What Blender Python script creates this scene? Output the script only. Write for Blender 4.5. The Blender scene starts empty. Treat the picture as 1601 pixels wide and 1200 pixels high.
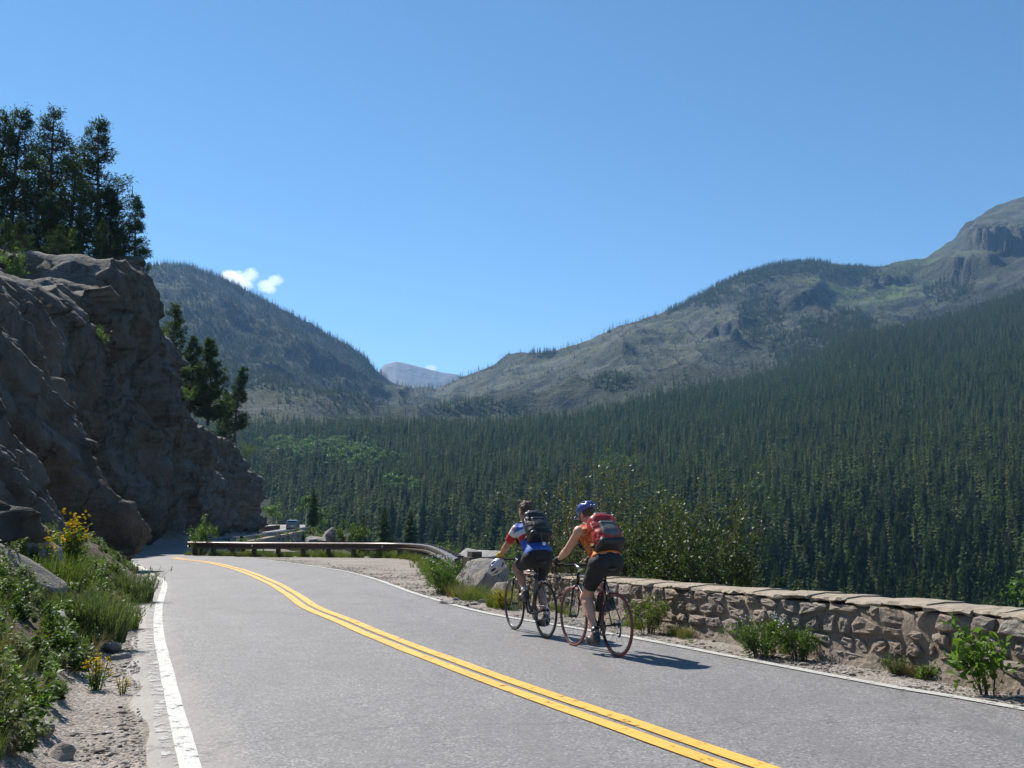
import bpy, bmesh, math, random
import numpy as np
from mathutils import Vector, Matrix, Euler

# ------------------------------------------------------------------ camera, world, sun, exposure
scene = bpy.context.scene
COL = scene.collection
F_PX, CX, CY, CAM_Z, HORIZON = 1550.0, 800.5, 600.0, 1.5, 805.0
PITCH = math.atan((HORIZON - CY) / F_PX)
cam_data = bpy.data.cameras.new('camera')
cam = bpy.data.objects.new('camera', cam_data)
COL.objects.link(cam)
cam.location = (0, 0, CAM_Z)
cam.rotation_euler = (math.pi / 2 + PITCH, 0, 0)
cam_data.sensor_fit = 'HORIZONTAL'
cam_data.sensor_width = 36.0
cam_data.lens = 36.0 * F_PX / 1601.0
cam_data.clip_start = 0.1
cam_data.clip_end = 60000
scene.camera = cam

SUN_AZ = math.radians(-40.0)       # seen from above, left of straight ahead
SUN_EL = math.radians(48.0)
world = bpy.data.worlds.new('World')
scene.world = world
world.use_nodes = True
wn = world.node_tree.nodes
wl = world.node_tree.links
wn.clear()
w_out = wn.new('ShaderNodeOutputWorld')
w_bg = wn.new('ShaderNodeBackground')
w_sky = wn.new('ShaderNodeTexSky')
w_sky.sky_type = 'NISHITA'
w_sky.sun_disc = False
w_sky.sun_elevation = SUN_EL
w_sky.sun_rotation = SUN_AZ
w_sky.altitude = 2400
w_sky.air_density = 1.0
w_sky.dust_density = 0.05
w_sky.ozone_density = 1.5
w_bg.inputs['Strength'].default_value = 0.070
w_hs = wn.new('ShaderNodeHueSaturation')
w_hs.inputs['Hue'].default_value = 0.492
w_hs.inputs['Saturation'].default_value = 1.17
w_hs.inputs['Value'].default_value = 1.04
wl.new(w_sky.outputs[0], w_hs.inputs['Color'])
wl.new(w_hs.outputs[0], w_bg.inputs[0])
wl.new(w_bg.outputs[0], w_out.inputs[0])

sun_d = bpy.data.lights.new('sun', 'SUN')
sun_d.energy = 4.6
sun_d.angle = math.radians(0.53)
sun_d.color = (1.0, 0.955, 0.88)
sun = bpy.data.objects.new('sun', sun_d)
COL.objects.link(sun)
to_sun = Vector((math.sin(SUN_AZ) * math.cos(SUN_EL), math.cos(SUN_AZ) * math.cos(SUN_EL), math.sin(SUN_EL)))
sun.rotation_euler = to_sun.to_track_quat('Z', 'Y').to_euler()
sun.location = (-40, 40, 60)

scene.render.engine = 'CYCLES'
scene.view_settings.view_transform = 'Standard'
scene.view_settings.look = 'None'
scene.view_settings.gamma = 1.0
scene.view_settings.exposure = 0.95
scene.view_settings.use_curve_mapping = False
scene.cycles.max_bounces = 6
scene.cycles.diffuse_bounces = 3
scene.cycles.glossy_bounces = 3
scene.cycles.transmission_bounces = 4
scene.cycles.transparent_max_bounces = 8
scene.cycles.volume_bounces = 2
scene.cycles.use_denoising = True
scene.cycles.caustics_reflective = False
scene.cycles.caustics_refractive = False
scene.cycles.sample_clamp_indirect = 6.0

# ------------------------------------------------------------------ picking real positions
CP, SP = math.cos(PITCH), math.sin(PITCH)
def ray(u, v):
    dx, dy = (u - CX) / F_PX, (CY - v) / F_PX
    return np.array((dx, CP - dy * SP, SP + dy * CP))
def at(u, v, Y):
    d = ray(u, v)
    d = d * (Y / d[1])
    return np.array((d[0], d[1], d[2] + CAM_Z))
def zg(y):                                    # the road falls gently away from us
    y = np.asarray(y, float)
    return -0.012 * np.clip(y - 14, 0, 46) - 0.004 * np.clip(y - 60, 0, 200)
def gp(u, v):                                 # a point on the road surface
    d = ray(u, v)
    Y = 10.0
    for _ in range(60):
        Y = (float(zg(Y)) - CAM_Z) / (d[2] / d[1])
        Y = max(2.0, min(Y, 400.0))
    return (d[0] / d[1] * Y, Y)
def pix(p):                                   # for choosing which trees count as near
    x, y, z = p[0], p[1], p[2] - CAM_Z
    w = y * CP + z * SP
    return CX + F_PX * x / w, CY - F_PX * (-y * SP + z * CP) / w

# ------------------------------------------------------------------ noise
_rs = np.random.RandomState(7)
_P = _rs.permutation(65536).astype(np.int64)
def _h(ix, iy, iz, seed):
    a = _P[(ix + seed * 7919) & 65535]
    a = _P[(a + iy) & 65535]
    a = _P[(a + iz) & 65535]
    return a / 65535.0
def vnoise(x, y, z=None, seed=0):
    x = np.asarray(x, float); y = np.asarray(y, float)
    z = np.zeros_like(x) if z is None else np.asarray(z, float)
    x, y, z = np.broadcast_arrays(x, y, z)
    xi, yi, zi = np.floor(x).astype(np.int64), np.floor(y).astype(np.int64), np.floor(z).astype(np.int64)
    fx, fy, fz = x - xi, y - yi, z - zi
    fx, fy, fz = fx * fx * fx * (fx * (fx * 6 - 15) + 10), fy * fy * fy * (fy * (fy * 6 - 15) + 10), fz * fz * (3 - 2 * fz)
    r = 0
    for dx in (0, 1):
        wx = fx if dx else 1 - fx
        for dy in (0, 1):
            wy = fy if dy else 1 - fy
            for dz in (0, 1):
                wz = fz if dz else 1 - fz
                r = r + wx * wy * wz * _h(xi + dx, yi + dy, zi + dz, seed)
    return r * 2 - 1
def fbm(x, y, z=None, seed=0, octaves=4, gain=0.5, lac=2.03):
    a, s, t = 1.0, 0.0, 0.0
    for o in range(octaves):
        s = s + a * vnoise(np.asarray(x) * lac ** o, np.asarray(y) * lac ** o, None if z is None else np.asarray(z) * lac ** o, seed + o * 13)
        t += a; a *= gain
    return s / t
def ridged(x, y, z=None, seed=0, octaves=4, gain=0.5):
    a, s, t = 1.0, 0.0, 0.0
    for o in range(octaves):
        n = 1 - np.abs(vnoise(np.asarray(x) * 2.07 ** o, np.asarray(y) * 2.07 ** o, None if z is None else np.asarray(z) * 2.07 ** o, seed + o * 17))
        s = s + a * n * n; t += a; a *= gain
    return s / t
def sstep(a, b, x):
    t = np.clip((np.asarray(x, float) - a) / (b - a), 0, 1)
    return t * t * (3 - 2 * t)

# ------------------------------------------------------------------ mesh helpers
def mesh_np(name, verts, quads=None, tris=None, mat_idx=None):
    me = bpy.data.meshes.new(name)
    verts = np.asarray(verts, np.float32)
    q = np.zeros((0, 4), np.int32) if quads is None or len(quads) == 0 else np.asarray(quads, np.int32)
    t = np.zeros((0, 3), np.int32) if tris is None or len(tris) == 0 else np.asarray(tris, np.int32)
    me.vertices.add(len(verts)); me.vertices.foreach_set('co', verts.ravel())
    n = len(q) * 4 + len(t) * 3
    me.loops.add(n); me.loops.foreach_set('vertex_index', np.concatenate([q.ravel(), t.ravel()]).astype(np.int32))
    me.polygons.add(len(q) + len(t))
    starts = np.concatenate([np.arange(len(q)) * 4, len(q) * 4 + np.arange(len(t)) * 3]).astype(np.int32)
    me.polygons.foreach_set('loop_start', starts)
    if mat_idx is not None:
        me.polygons.foreach_set('material_index', np.asarray(mat_idx, np.int32))
    me.update(calc_edges=True)
    me.validate()
    return me
def smooth(me, on=True):
    me.polygons.foreach_set('use_smooth', np.full(len(me.polygons), on)); return me
def grid_quads(nu, nv):
    i = np.arange(nu - 1)[:, None] * nv + np.arange(nv - 1)[None, :]
    return np.stack([i, i + nv, i + nv + 1, i + 1], -1).reshape(-1, 4)
def vcol(me, name, rgb):
    a = me.color_attributes.new(name, 'FLOAT_COLOR', 'POINT')
    rgb = np.asarray(rgb, np.float32)
    if rgb.shape[1] == 3:
        rgb = np.concatenate([rgb, np.ones((len(rgb), 1), np.float32)], 1)
    a.data.foreach_set('color', rgb.ravel())
def obj(name, me, mat=None, parent=None, loc=None, rot=None, scale=None):
    o = bpy.data.objects.new(name, me)
    COL.objects.link(o)
    if mat is not None and me is not None and len(me.materials) == 0:
        for m in (mat if isinstance(mat, (list, tuple)) else [mat]):
            me.materials.append(m)
    if parent is not None: o.parent = parent
    if loc is not None: o.location = [float(a) for a in loc]
    if rot is not None: o.rotation_euler = rot
    if scale is not None: o.scale = scale if hasattr(scale, '__len__') else (scale,) * 3
    return o
def tag(o, label=None, cat=None, group=None, kind=None):
    if label: o['label'] = label
    if cat: o['category'] = cat
    if group: o['group'] = group
    if kind: o['kind'] = kind
    return o
def thing(name, label, cat, loc=(0, 0, 0), rz=0.0, group=None):
    o = bpy.data.objects.new(name, None)
    COL.objects.link(o)
    o.location = [float(a) for a in loc]; o.rotation_euler = (0, 0, rz)
    o.empty_display_size = 0.2
    return tag(o, label, cat, group)

class MB:                                     # collects simple shapes into one mesh
    def __init__(s): s.v, s.f, s.m = [], [], []
    def add(s, verts, faces, m=0):
        b = len(s.v)
        s.v += [tuple(float(c) for c in p) for p in verts]
        s.f += [tuple(b + i for i in f) for f in faces]
        s.m += [m] * len(faces)
        return s
    def box(s, c, d, R=None, m=0):
        x, y, z = d[0] / 2, d[1] / 2, d[2] / 2
        vs = [Vector((a * x, b * y, e * z)) for a in (-1, 1) for b in (-1, 1) for e in (-1, 1)]
        if R is not None: vs = [R @ v for v in vs]
        vs = [v + Vector(c) for v in vs]
        return s.add(vs, [(0, 1, 3, 2), (4, 6, 7, 5), (0, 4, 5, 1), (2, 3, 7, 6), (0, 2, 6, 4), (1, 5, 7, 3)], m)
    def tube(s, pts, rad, n=8, m=0, cap=True, closed=False):
        pts = [Vector(p) for p in pts]
        k = len(pts)
        rad = [rad] * k if not hasattr(rad, '__len__') else list(rad)
        ref = None; rings = []
        for i, p in enumerate(pts):
            if closed: t = pts[(i + 1) % k] - pts[i - 1]
            else: t = pts[min(i + 1, k - 1)] - pts[max(i - 1, 0)]
            t.normalize()
            if ref is None:
                ref = Vector((0, 0, 1)) if abs(t.z) < 0.9 else Vector((1, 0, 0))
            a = (ref - t * ref.dot(t))
            if a.length < 1e-6: a = t.orthogonal()
            a.normalize(); b = t.cross(a); ref = a
            rings.append([p + (a * math.cos(2 * math.pi * j / n) + b * math.sin(2 * math.pi * j / n)) * rad[i] for j in range(n)])
        vs = [q for r in rings for q in r]
        fs = []
        for i in range(k if closed else k - 1):
            i2 = (i + 1) % k
            for j in range(n):
                fs.append((i * n + j, i * n + (j + 1) % n, i2 * n + (j + 1) % n, i2 * n + j))
        if cap and not closed:
            fs.append(tuple(range(n - 1, -1, -1))); fs.append(tuple((k - 1) * n + j for j in range(n)))
        return s.add(vs, fs, m)
    def lathe(s, prof, axis='z', n=24, c=(0, 0, 0), m=0):   # prof: (r, h)
        vs, fs = [], []
        for r, h in prof:
            for j in range(n):
                a = 2 * math.pi * j / n
                x, y = r * math.cos(a), r * math.sin(a)
                v = (x, y, h) if axis == 'z' else ((h, x, y) if axis == 'x' else (x, h, y))
                vs.append((v[0] + c[0], v[1] + c[1], v[2] + c[2]))
        for i in range(len(prof) - 1):
            for j in range(n):
                fs.append((i * n + j, i * n + (j + 1) % n, (i + 1) * n + (j + 1) % n, (i + 1) * n + j))
        return s.add(vs, fs, m)
    def mesh(s, name, sm=False):
        me = bpy.data.meshes.new(name)
        me.from_pydata(s.v, [], s.f)
        if any(s.m): me.polygons.foreach_set('material_index', np.asarray(s.m, np.int32))
        if sm: smooth(me)
        me.update()
        return me
    def build(s, name, mat, parent=None, sm=False, **k):
        return obj(name, s.mesh(name, sm), mat, parent, **k)

# ------------------------------------------------------------------ materials
class NT:                                     # tiny node-tree helper
    def __init__(s, name):
        s.mat = bpy.data.materials.new(name); s.mat.use_nodes = True
        s.n = s.mat.node_tree.nodes; s.l = s.mat.node_tree.links
        s.n.clear()
        s.out = s.n.new('ShaderNodeOutputMaterial')
        s.b = s.n.new('ShaderNodeBsdfPrincipled')
        s.l.new(s.b.outputs[0], s.out.inputs[0])
    def coord(s, kind='Object', scale=(1, 1, 1)):
        t = s.n.new('ShaderNodeTexCoord')
        mp = s.n.new('ShaderNodeMapping'); mp.inputs['Scale'].default_value = scale
        s.l.new(t.outputs[kind], mp.inputs[0]); return mp.outputs[0]
    def pos(s, scale=(1, 1, 1), rot=(0, 0, 0)):
        g = s.n.new('ShaderNodeNewGeometry')
        mp = s.n.new('ShaderNodeMapping'); mp.inputs['Scale'].default_value = scale; mp.inputs['Rotation'].default_value = rot
        s.l.new(g.outputs['Position'], mp.inputs[0]); return mp.outputs[0]
    def noise(s, vec, scale, detail=4, rough=0.55, dist=0.0):
        t = s.n.new('ShaderNodeTexNoise')
        t.inputs['Scale'].default_value = scale; t.inputs['Detail'].default_value = detail
        t.inputs['Roughness'].default_value = rough; t.inputs['Distortion'].default_value = dist
        if vec is not None: s.l.new(vec, t.inputs['Vector'])
        return t.outputs[0]
    def voro(s, vec, scale, feature='F1', out='Distance', rnd=1.0):
        t = s.n.new('ShaderNodeTexVoronoi'); t.feature = feature
        t.inputs['Scale'].default_value = scale; t.inputs['Randomness'].default_value = rnd
        if vec is not None: s.l.new(vec, t.inputs['Vector'])
        return t.outputs[out]
    def ramp(s, fac, stops, interp='LINEAR'):
        r = s.n.new('ShaderNodeValToRGB'); e = r.color_ramp.elements; r.color_ramp.interpolation = interp
        while len(e) < len(stops): e.new(0.5)
        for i, (p, c) in enumerate(stops):
            e[i].position = p
            c = (c, c, c) if not hasattr(c, '__len__') else c
            e[i].color = (*c, 1)
        s.l.new(fac, r.inputs[0]); return r.outputs[0]
    def mix(s, fac, a, b, mode='MIX'):
        m = s.n.new('ShaderNodeMix'); m.data_type = 'RGBA'; m.blend_type = mode; m.clamp_factor = True
        for sock, val in ((m.inputs[0], fac), (m.inputs[6], a), (m.inputs[7], b)):
            if hasattr(val, 'is_linked') or hasattr(val, 'links'): s.l.new(val, sock)
            else: sock.default_value = val if not hasattr(val, '__len__') else ((*val, 1) if len(val) == 3 else val)
        return m.outputs[2]
    def math(s, op, a, b=0.5, c=0.0, clamp=False):
        m = s.n.new('ShaderNodeMath'); m.operation = op; m.use_clamp = clamp
        for i, val in enumerate((a, b, c)):
            if hasattr(val, 'links'): s.l.new(val, m.inputs[i])
            else: m.inputs[i].default_value = val
        return m.outputs[0]
    def attr(s, name, out='Color'):
        a = s.n.new('ShaderNodeAttribute'); a.attribute_name = name; return a.outputs[out]
    def bump(s, h, strength=0.3, dist=0.02, nrm=None):
        b = s.n.new('ShaderNodeBump'); b.inputs['Strength'].default_value = strength; b.inputs['Distance'].default_value = dist
        s.l.new(h, b.inputs['Height'])
        if nrm is not None: s.l.new(nrm, b.inputs['Normal'])
        return b.outputs[0]
    def set(s, col=None, rough=None, metal=None, nrm=None, spec=None):
        for key, val in (('Base Color', col), ('Roughness', rough), ('Metallic', metal), ('Normal', nrm), ('Specular IOR Level', spec)):
            if val is None: continue
            if hasattr(val, 'links'): s.l.new(val, s.b.inputs[key])
            else: s.b.inputs[key].default_value = (*val, 1) if hasattr(val, '__len__') else val
        return s.mat
def plain(name, col, rough=0.6, metal=0.0, var=0.12, scale=30.0, bump=0.0, spec=None):
    t = NT(name)
    n = t.noise(t.coord('Object'), scale, 4)
    c = t.mix(t.ramp(n, [(0.3, 0.0), (0.7, 1.0)]), [x * (1 - var) for x in col], [min(1, x * (1 + var)) for x in col])
    nr = t.bump(n, bump, 0.01) if bump else None
    return t.set(c, rough, metal, nr, spec)
def leaf_mat(name, a, b, trans=0.35, rough=0.55, hue=None, spec=0.25, odd=None):
    # leaf surface with light passing through; colour varies from plant to plant and leaf to leaf
    t = NT(name)
    oi = t.n.new('ShaderNodeObjectInfo')
    n = t.noise(t.pos((1, 1, 1)), 1.7, 3)
    f = t.math('ADD', t.math('MULTIPLY', oi.outputs['Random'], 0.55), t.math('MULTIPLY', n, 0.55))
    c = t.mix(t.ramp(f, [(0.2, 0.0), (0.85, 1.0)]), a, b)
    if hue is not None:
        c = t.mix(t.ramp(t.noise(t.pos(), 0.9, 2), [(0.6, 0.0), (0.75, 0.8)]), c, hue)
    if odd is not None:                       # here and there a browned or paler tree
        c = t.mix(t.ramp(oi.outputs['Random'], [(0.86, 0.0), (0.93, 0.75)]), c, odd)
    t.set(c, rough, spec=spec)
    tr = t.n.new('ShaderNodeBsdfTranslucent')
    t.l.new(t.mix(1.0, c, (1.25, 1.35, 0.6), 'MULTIPLY'), tr.inputs[0])
    mx = t.n.new('ShaderNodeMixShader'); mx.inputs[0].default_value = trans
    t.l.new(t.b.outputs[0], mx.inputs[1]); t.l.new(tr.outputs[0], mx.inputs[2])
    t.l.new(mx.outputs[0], t.out.inputs[0])
    return t.mat
M = {}
def rock_mat(name, grey, warm, dark, scale=1.0, bump=0.6, streak=0.7):
    t = NT(name)
    p = t.pos()
    big = t.noise(p, 0.22 * scale, 4, 0.6, 0.4)
    mid = t.noise(p, 1.3 * scale, 6, 0.65)
    fine = t.noise(p, 14 * scale, 6, 0.7)
    c = t.mix(t.ramp(big, [(0.44, 0.0), (0.56, 1.0)]), grey, warm)
    c = t.mix(t.ramp(mid, [(0.3, 0.75), (0.58, 0.0)]), c, dark)
    st = t.noise(t.pos((0.9 * scale, 0.9 * scale, 0.09 * scale)), 1.0, 5, 0.6)
    c = t.mix(t.ramp(st, [(0.30, streak), (0.47, 0.0)]), c, [x * 0.55 for x in dark])
    c = t.mix(t.ramp(fine, [(0.35, 0.45), (0.6, 0.0)]), c, [x * 0.45 for x in grey])
    c = t.mix(t.ramp(t.noise(p, 5.0 * scale, 5, 0.7), [(0.62, 0.0), (0.72, 0.5)]), c, [min(1, x * 1.5) for x in grey])
    wv = t.n.new('ShaderNodeVectorMath'); wv.operation = 'ADD'
    t.l.new(p, wv.inputs[0]); t.l.new(t.mix(1.0, t.math('MULTIPLY', mid, 1.6), (1, 0.4, 1), 'MULTIPLY'), wv.inputs[1])
    vs = t.n.new('ShaderNodeMapping'); vs.inputs['Scale'].default_value = (1.0, 1.0, 0.42); vs.inputs['Rotation'].default_value = (0.35, 0.25, 0.0); t.l.new(wv.outputs[0], vs.inputs[0])
    ck = t.voro(vs.outputs[0], 0.62 * scale, 'DISTANCE_TO_EDGE')
    ck2 = t.math('MAXIMUM', t.ramp(ck, [(0.0, 0.0), (0.030, 1.0)]), t.ramp(t.noise(p, 0.5 * scale, 3), [(0.45, 0.0), (0.55, 1.0)]))
    c = t.mix(t.math('MULTIPLY', t.math('SUBTRACT', 1.0, ck2), 0.55), c, [x * 0.3 for x in dark])
    h = t.math('ADD', t.math('MULTIPLY', mid, 1.0), t.math('MULTIPLY', fine, 0.45))
    h = t.math('ADD', h, t.math('MULTIPLY', t.voro(p, 3.2 * scale), 0.35))
    h = t.math('ADD', h, t.math('MULTIPLY', ck2, 0.25))
    return t.set(c, 0.85, nrm=t.bump(h, bump, 0.25 / scale), spec=0.25)
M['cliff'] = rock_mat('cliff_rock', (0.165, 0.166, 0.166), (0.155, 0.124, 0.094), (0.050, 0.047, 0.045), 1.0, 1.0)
M['boulder'] = rock_mat('boulder_rock', (0.30, 0.29, 0.28), (0.30, 0.25, 0.20), (0.16, 0.15, 0.14), 2.5, 0.5, 0.3)
M['bark'] = plain('bark', (0.075, 0.055, 0.042), 0.9, var=0.35, scale=12, bump=0.4)
M['deadwood'] = plain('dead_wood', (0.20, 0.19, 0.175), 0.9, var=0.25, scale=8)
M['spruce'] = leaf_mat('spruce_needles', (0.018, 0.036, 0.012), (0.066, 0.092, 0.024), 0.2, 0.8, spec=0.03, odd=(0.085, 0.085, 0.035))
M['pine'] = leaf_mat('pine_needles', (0.030, 0.056, 0.030), (0.058, 0.090, 0.040), 0.3, 0.7, spec=0.1)
M['aspen'] = leaf_mat('aspen_leaves', (0.045, 0.098, 0.020), (0.085, 0.155, 0.028), 0.35)

# ------------------------------------------------------------------ lie of the land
def line(pts): return np.array(pts, float)
def seg_dist(px, py, poly):
    # nearest point on an open polyline: signed distance (+ right of travel) and length along it
    px = np.asarray(px, float); py = np.asarray(py, float)
    best = np.full(px.shape, 1e18); sd = np.zeros(px.shape); along = np.zeros(px.shape); L = 0.0
    for (ax, ay), (bx, by) in zip(poly[:-1], poly[1:]):
        dx, dy = bx - ax, by - ay; l2 = dx * dx + dy * dy; l = math.sqrt(l2)
        t = np.clip(((px - ax) * dx + (py - ay) * dy) / l2, 0, 1)
        qx, qy = px - (ax + t * dx), py - (ay + t * dy)
        d2 = qx * qx + qy * qy
        m = d2 < best
        best = np.where(m, d2, best)
        cr = (px - ax) * dy - (py - ay) * dx
        sd = np.where(m, np.where(cr >= 0, 1, -1) * np.sqrt(d2), sd)
        along = np.where(m, L + t * l, along)
        L += l
    return sd, along
def catmull(P, n):
    P = np.asarray(P, float); k = len(P)
    Q = np.vstack([2 * P[0] - P[1], P, 2 * P[-1] - P[-2]])
    out = []
    for i in range(k - 1):
        p0, p1, p2, p3 = Q[i], Q[i + 1], Q[i + 2], Q[i + 3]
        for j in range(n):
            t = j / n
            out.append(0.5 * ((2 * p1) + (-p0 + p2) * t + (2 * p0 - 5 * p1 + 4 * p2 - p3) * t * t + (-p0 + 3 * p1 - 3 * p2 + p3) * t ** 3))
    out.append(P[-1])
    return np.array(out)
def resample(P, step):
    d = np.r_[0, np.cumsum(np.linalg.norm(np.diff(P, axis=0), axis=1))]
    n = max(2, int(d[-1] / step))
    s = np.linspace(0, d[-1], n)
    return np.stack([np.interp(s, d, P[:, i]) for i in range(P.shape[1])], 1)

FAR = [(-17.3, 50), (-19.4, 58), (-20.9, 66), (-22.4, 76), (-25.2, 95), (-29.7, 125), (-34.3, 155), (-39.5, 185), (-48, 230), (-61, 280)]
def off(pts, d):                               # shift a polyline sideways (+ right)
    P = np.asarray(pts, float); T = np.gradient(P, axis=0); T /= np.linalg.norm(T, axis=1)[:, None]
    return P + np.stack([T[:, 1], -T[:, 0]], 1) * d
yellow_px = [(1150, 1199), (985, 1139.7), (815, 1080), (645, 1016.5), (570, 986.5), (527, 968), (484, 950), (455, 929), (412, 906), (369, 890), (326, 879.5), (280, 874)]
left_px = [(292, 1200), (272, 1120), (255, 1040), (246, 990), (247, 950), (256, 915), (244, 903), (225, 891), (203, 880)]
right_px = [(1601, 1112), (1400, 1078), (1200, 1040), (1000, 1001), (800, 967), (720, 950), (650, 929), (600, 911), (540, 894), (450, 880), (380, 872), (300, 866)]
Yl = [gp(*p) for p in yellow_px]; Ll = [gp(*p) for p in left_px]; Rl = [gp(*p) for p in right_px]
def back(P):                                   # carry a line on behind the camera
    a, b = np.array(P[0]), np.array(P[2]); t = (a - b) / np.linalg.norm(a - b)
    return [tuple(a + t * k) for k in (14, 6)] + list(P)
YEL = catmull(np.array(back(Yl) + FAR), 8)
LEFT = catmull(np.array(back(Ll) + [tuple(p) for p in off(FAR, -2.75)][0:]), 8)
RIGHT = catmull(np.array(back(Rl) + [tuple(p) for p in off(FAR, 2.75)][0:]), 8)

toe_px = [(95, 1200), (108, 1120), (140, 1062), (182, 1010), (200, 962), (226, 912), (208, 889)]
toe_near = [gp(*p) for p in toe_px]
TOE = np.array([(toe_near[0][0] + 2.2, -6.0)] + toe_near + [(-14.2, 35.4), (-17.0, 38.5), (-20.2, 43.5), (-22.7, 50), (-24.0, 58), (-24.9, 66), (-25.8, 71), (-27.3, 78), (-29.1, 90), (-30.7, 101), (-33.4, 127), (-35.2, 139), (-37.6, 147), (-44, 160), (-56, 180), (-90, 215)])
wall_px = [(1601, 1087), (1400, 1050), (1200, 1016), (1000, 979), (900, 958), (840, 944), (800, 934)]
WALL = [gp(*p) for p in wall_px]
_t = np.array(WALL[0]) - np.array(WALL[2]); _t /= np.linalg.norm(_t)
WALL = [tuple(np.array(WALL[0]) + _t * 3.0)] + WALL
rail_px = [(294, 868.5), (345, 869.5), (400, 870.3), (500, 871), (600, 872), (640, 874), (668, 879), (688, 892), (704, 908), (715, 920)]
RAIL = [gp(*p) for p in rail_px]
RIM = np.array([tuple(np.array(WALL[0]) + _t * 12 + np.array((.8, 0)))] + [(x + 0.85, y + 0.35) for x, y in WALL] + [(0.6, 22.5), (-0.4, 26), (-0.9, 30), (-1.3, 36), (-2.8, 44.5), (-6, 46.5), (-11, 48), (-13.9, 50.5), (-16.0, 58), (-17.5, 66), (-19.0, 76), (-21.8, 95), (-26.3, 125), (-30.9, 155), (-36.1, 185), (-44.6, 230), (-57, 290)])
def near_z(x, y):
    sl, _ = seg_dist(x, y, TOE); sr, _ = seg_dist(x, y, RIM)
    z = zg(y)
    e = np.clip(-sl, 0, None)
    bank = np.minimum(0.75 * e, 0.55 + 0.28 * e) * (1 + 0.25 * fbm(np.asarray(x) * 0.8, np.asarray(y) * 0.8, seed=3))
    bank = bank + sstep(0.1, 0.7, e) * 0.12 * fbm(np.asarray(x) * 2.3, np.asarray(y) * 2.3, seed=5)
    z = z + np.minimum(bank, 1.5 + e * 0.05)
    g = np.clip(sr, 0, None)
    z = z - (np.where(g < 2, 0.22 * g * g, 0.88 + 0.80 * (g - 2)) + 1.2 * sstep(40, 52, y) * sstep(0, 0.8, g)) * (1 + 0.2 * fbm(np.asarray(x) * .2, np.asarray(y) * .2, seed=8))
    return z
# ------------------------------------------------------------------ far terrain (valley and mountains)
def ctl(pts):
    r = [ray(u, v) for u, v in pts]
    return np.array([d[0] / d[1] for d in r]), np.array([d[2] / d[1] for d in r])
RIDGE = [(-900, 330), (-300, 380), (0, 405), (150, 412), (225, 414), (260, 412), (300, 419), (345, 434), (400, 461), (450, 487), (500, 514), (540, 535), (570, 557), (590, 581), (612, 596),
         (645, 606), (680, 607), (697, 602), (720, 588), (770, 573), (795, 553), (840, 551), (870, 548), (910, 536), (960, 513), (1010, 497), (1045, 484), (1080, 467),
         (1120, 446), (1160, 426), (1210, 413), (1240, 409), (1280, 408), (1310, 412), (1340, 417), (1370, 416), (1420, 406), (1450, 401), (1480, 381), (1510, 356), (1540, 331),
         (1570, 316), (1601, 308), (1680, 300), (1800, 330), (2000, 360), (2600, 330)]
FOREST = [(-900, 560), (0, 640), (380, 676), (500, 672), (620, 670), (700, 670), (800, 668), (900, 658), (960, 645), (1030, 624), (1150, 604), (1250, 576), (1340, 528), (1420, 515), (1500, 494), (1601, 458), (1800, 420), (2600, 380)]
Ra, Re = ctl(RIDGE); Fa, Fe = ctl(FOREST)
Rd_a = np.array([-1.2, -0.4, -0.15, -0.10, -0.04, 0.05, 0.2, 0.4, 0.55, 1.2]); Rd = np.array([2400, 2500, 2700, 3000, 2700, 2500, 2700, 3100, 3500, 3400.])
Fd_a = np.array([-1.2, -0.25, 0.0, 0.15, 0.3, 0.52, 1.2]); Fd = np.array([1100, 1150, 1250, 1350, 1550, 1950, 1900.])
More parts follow.
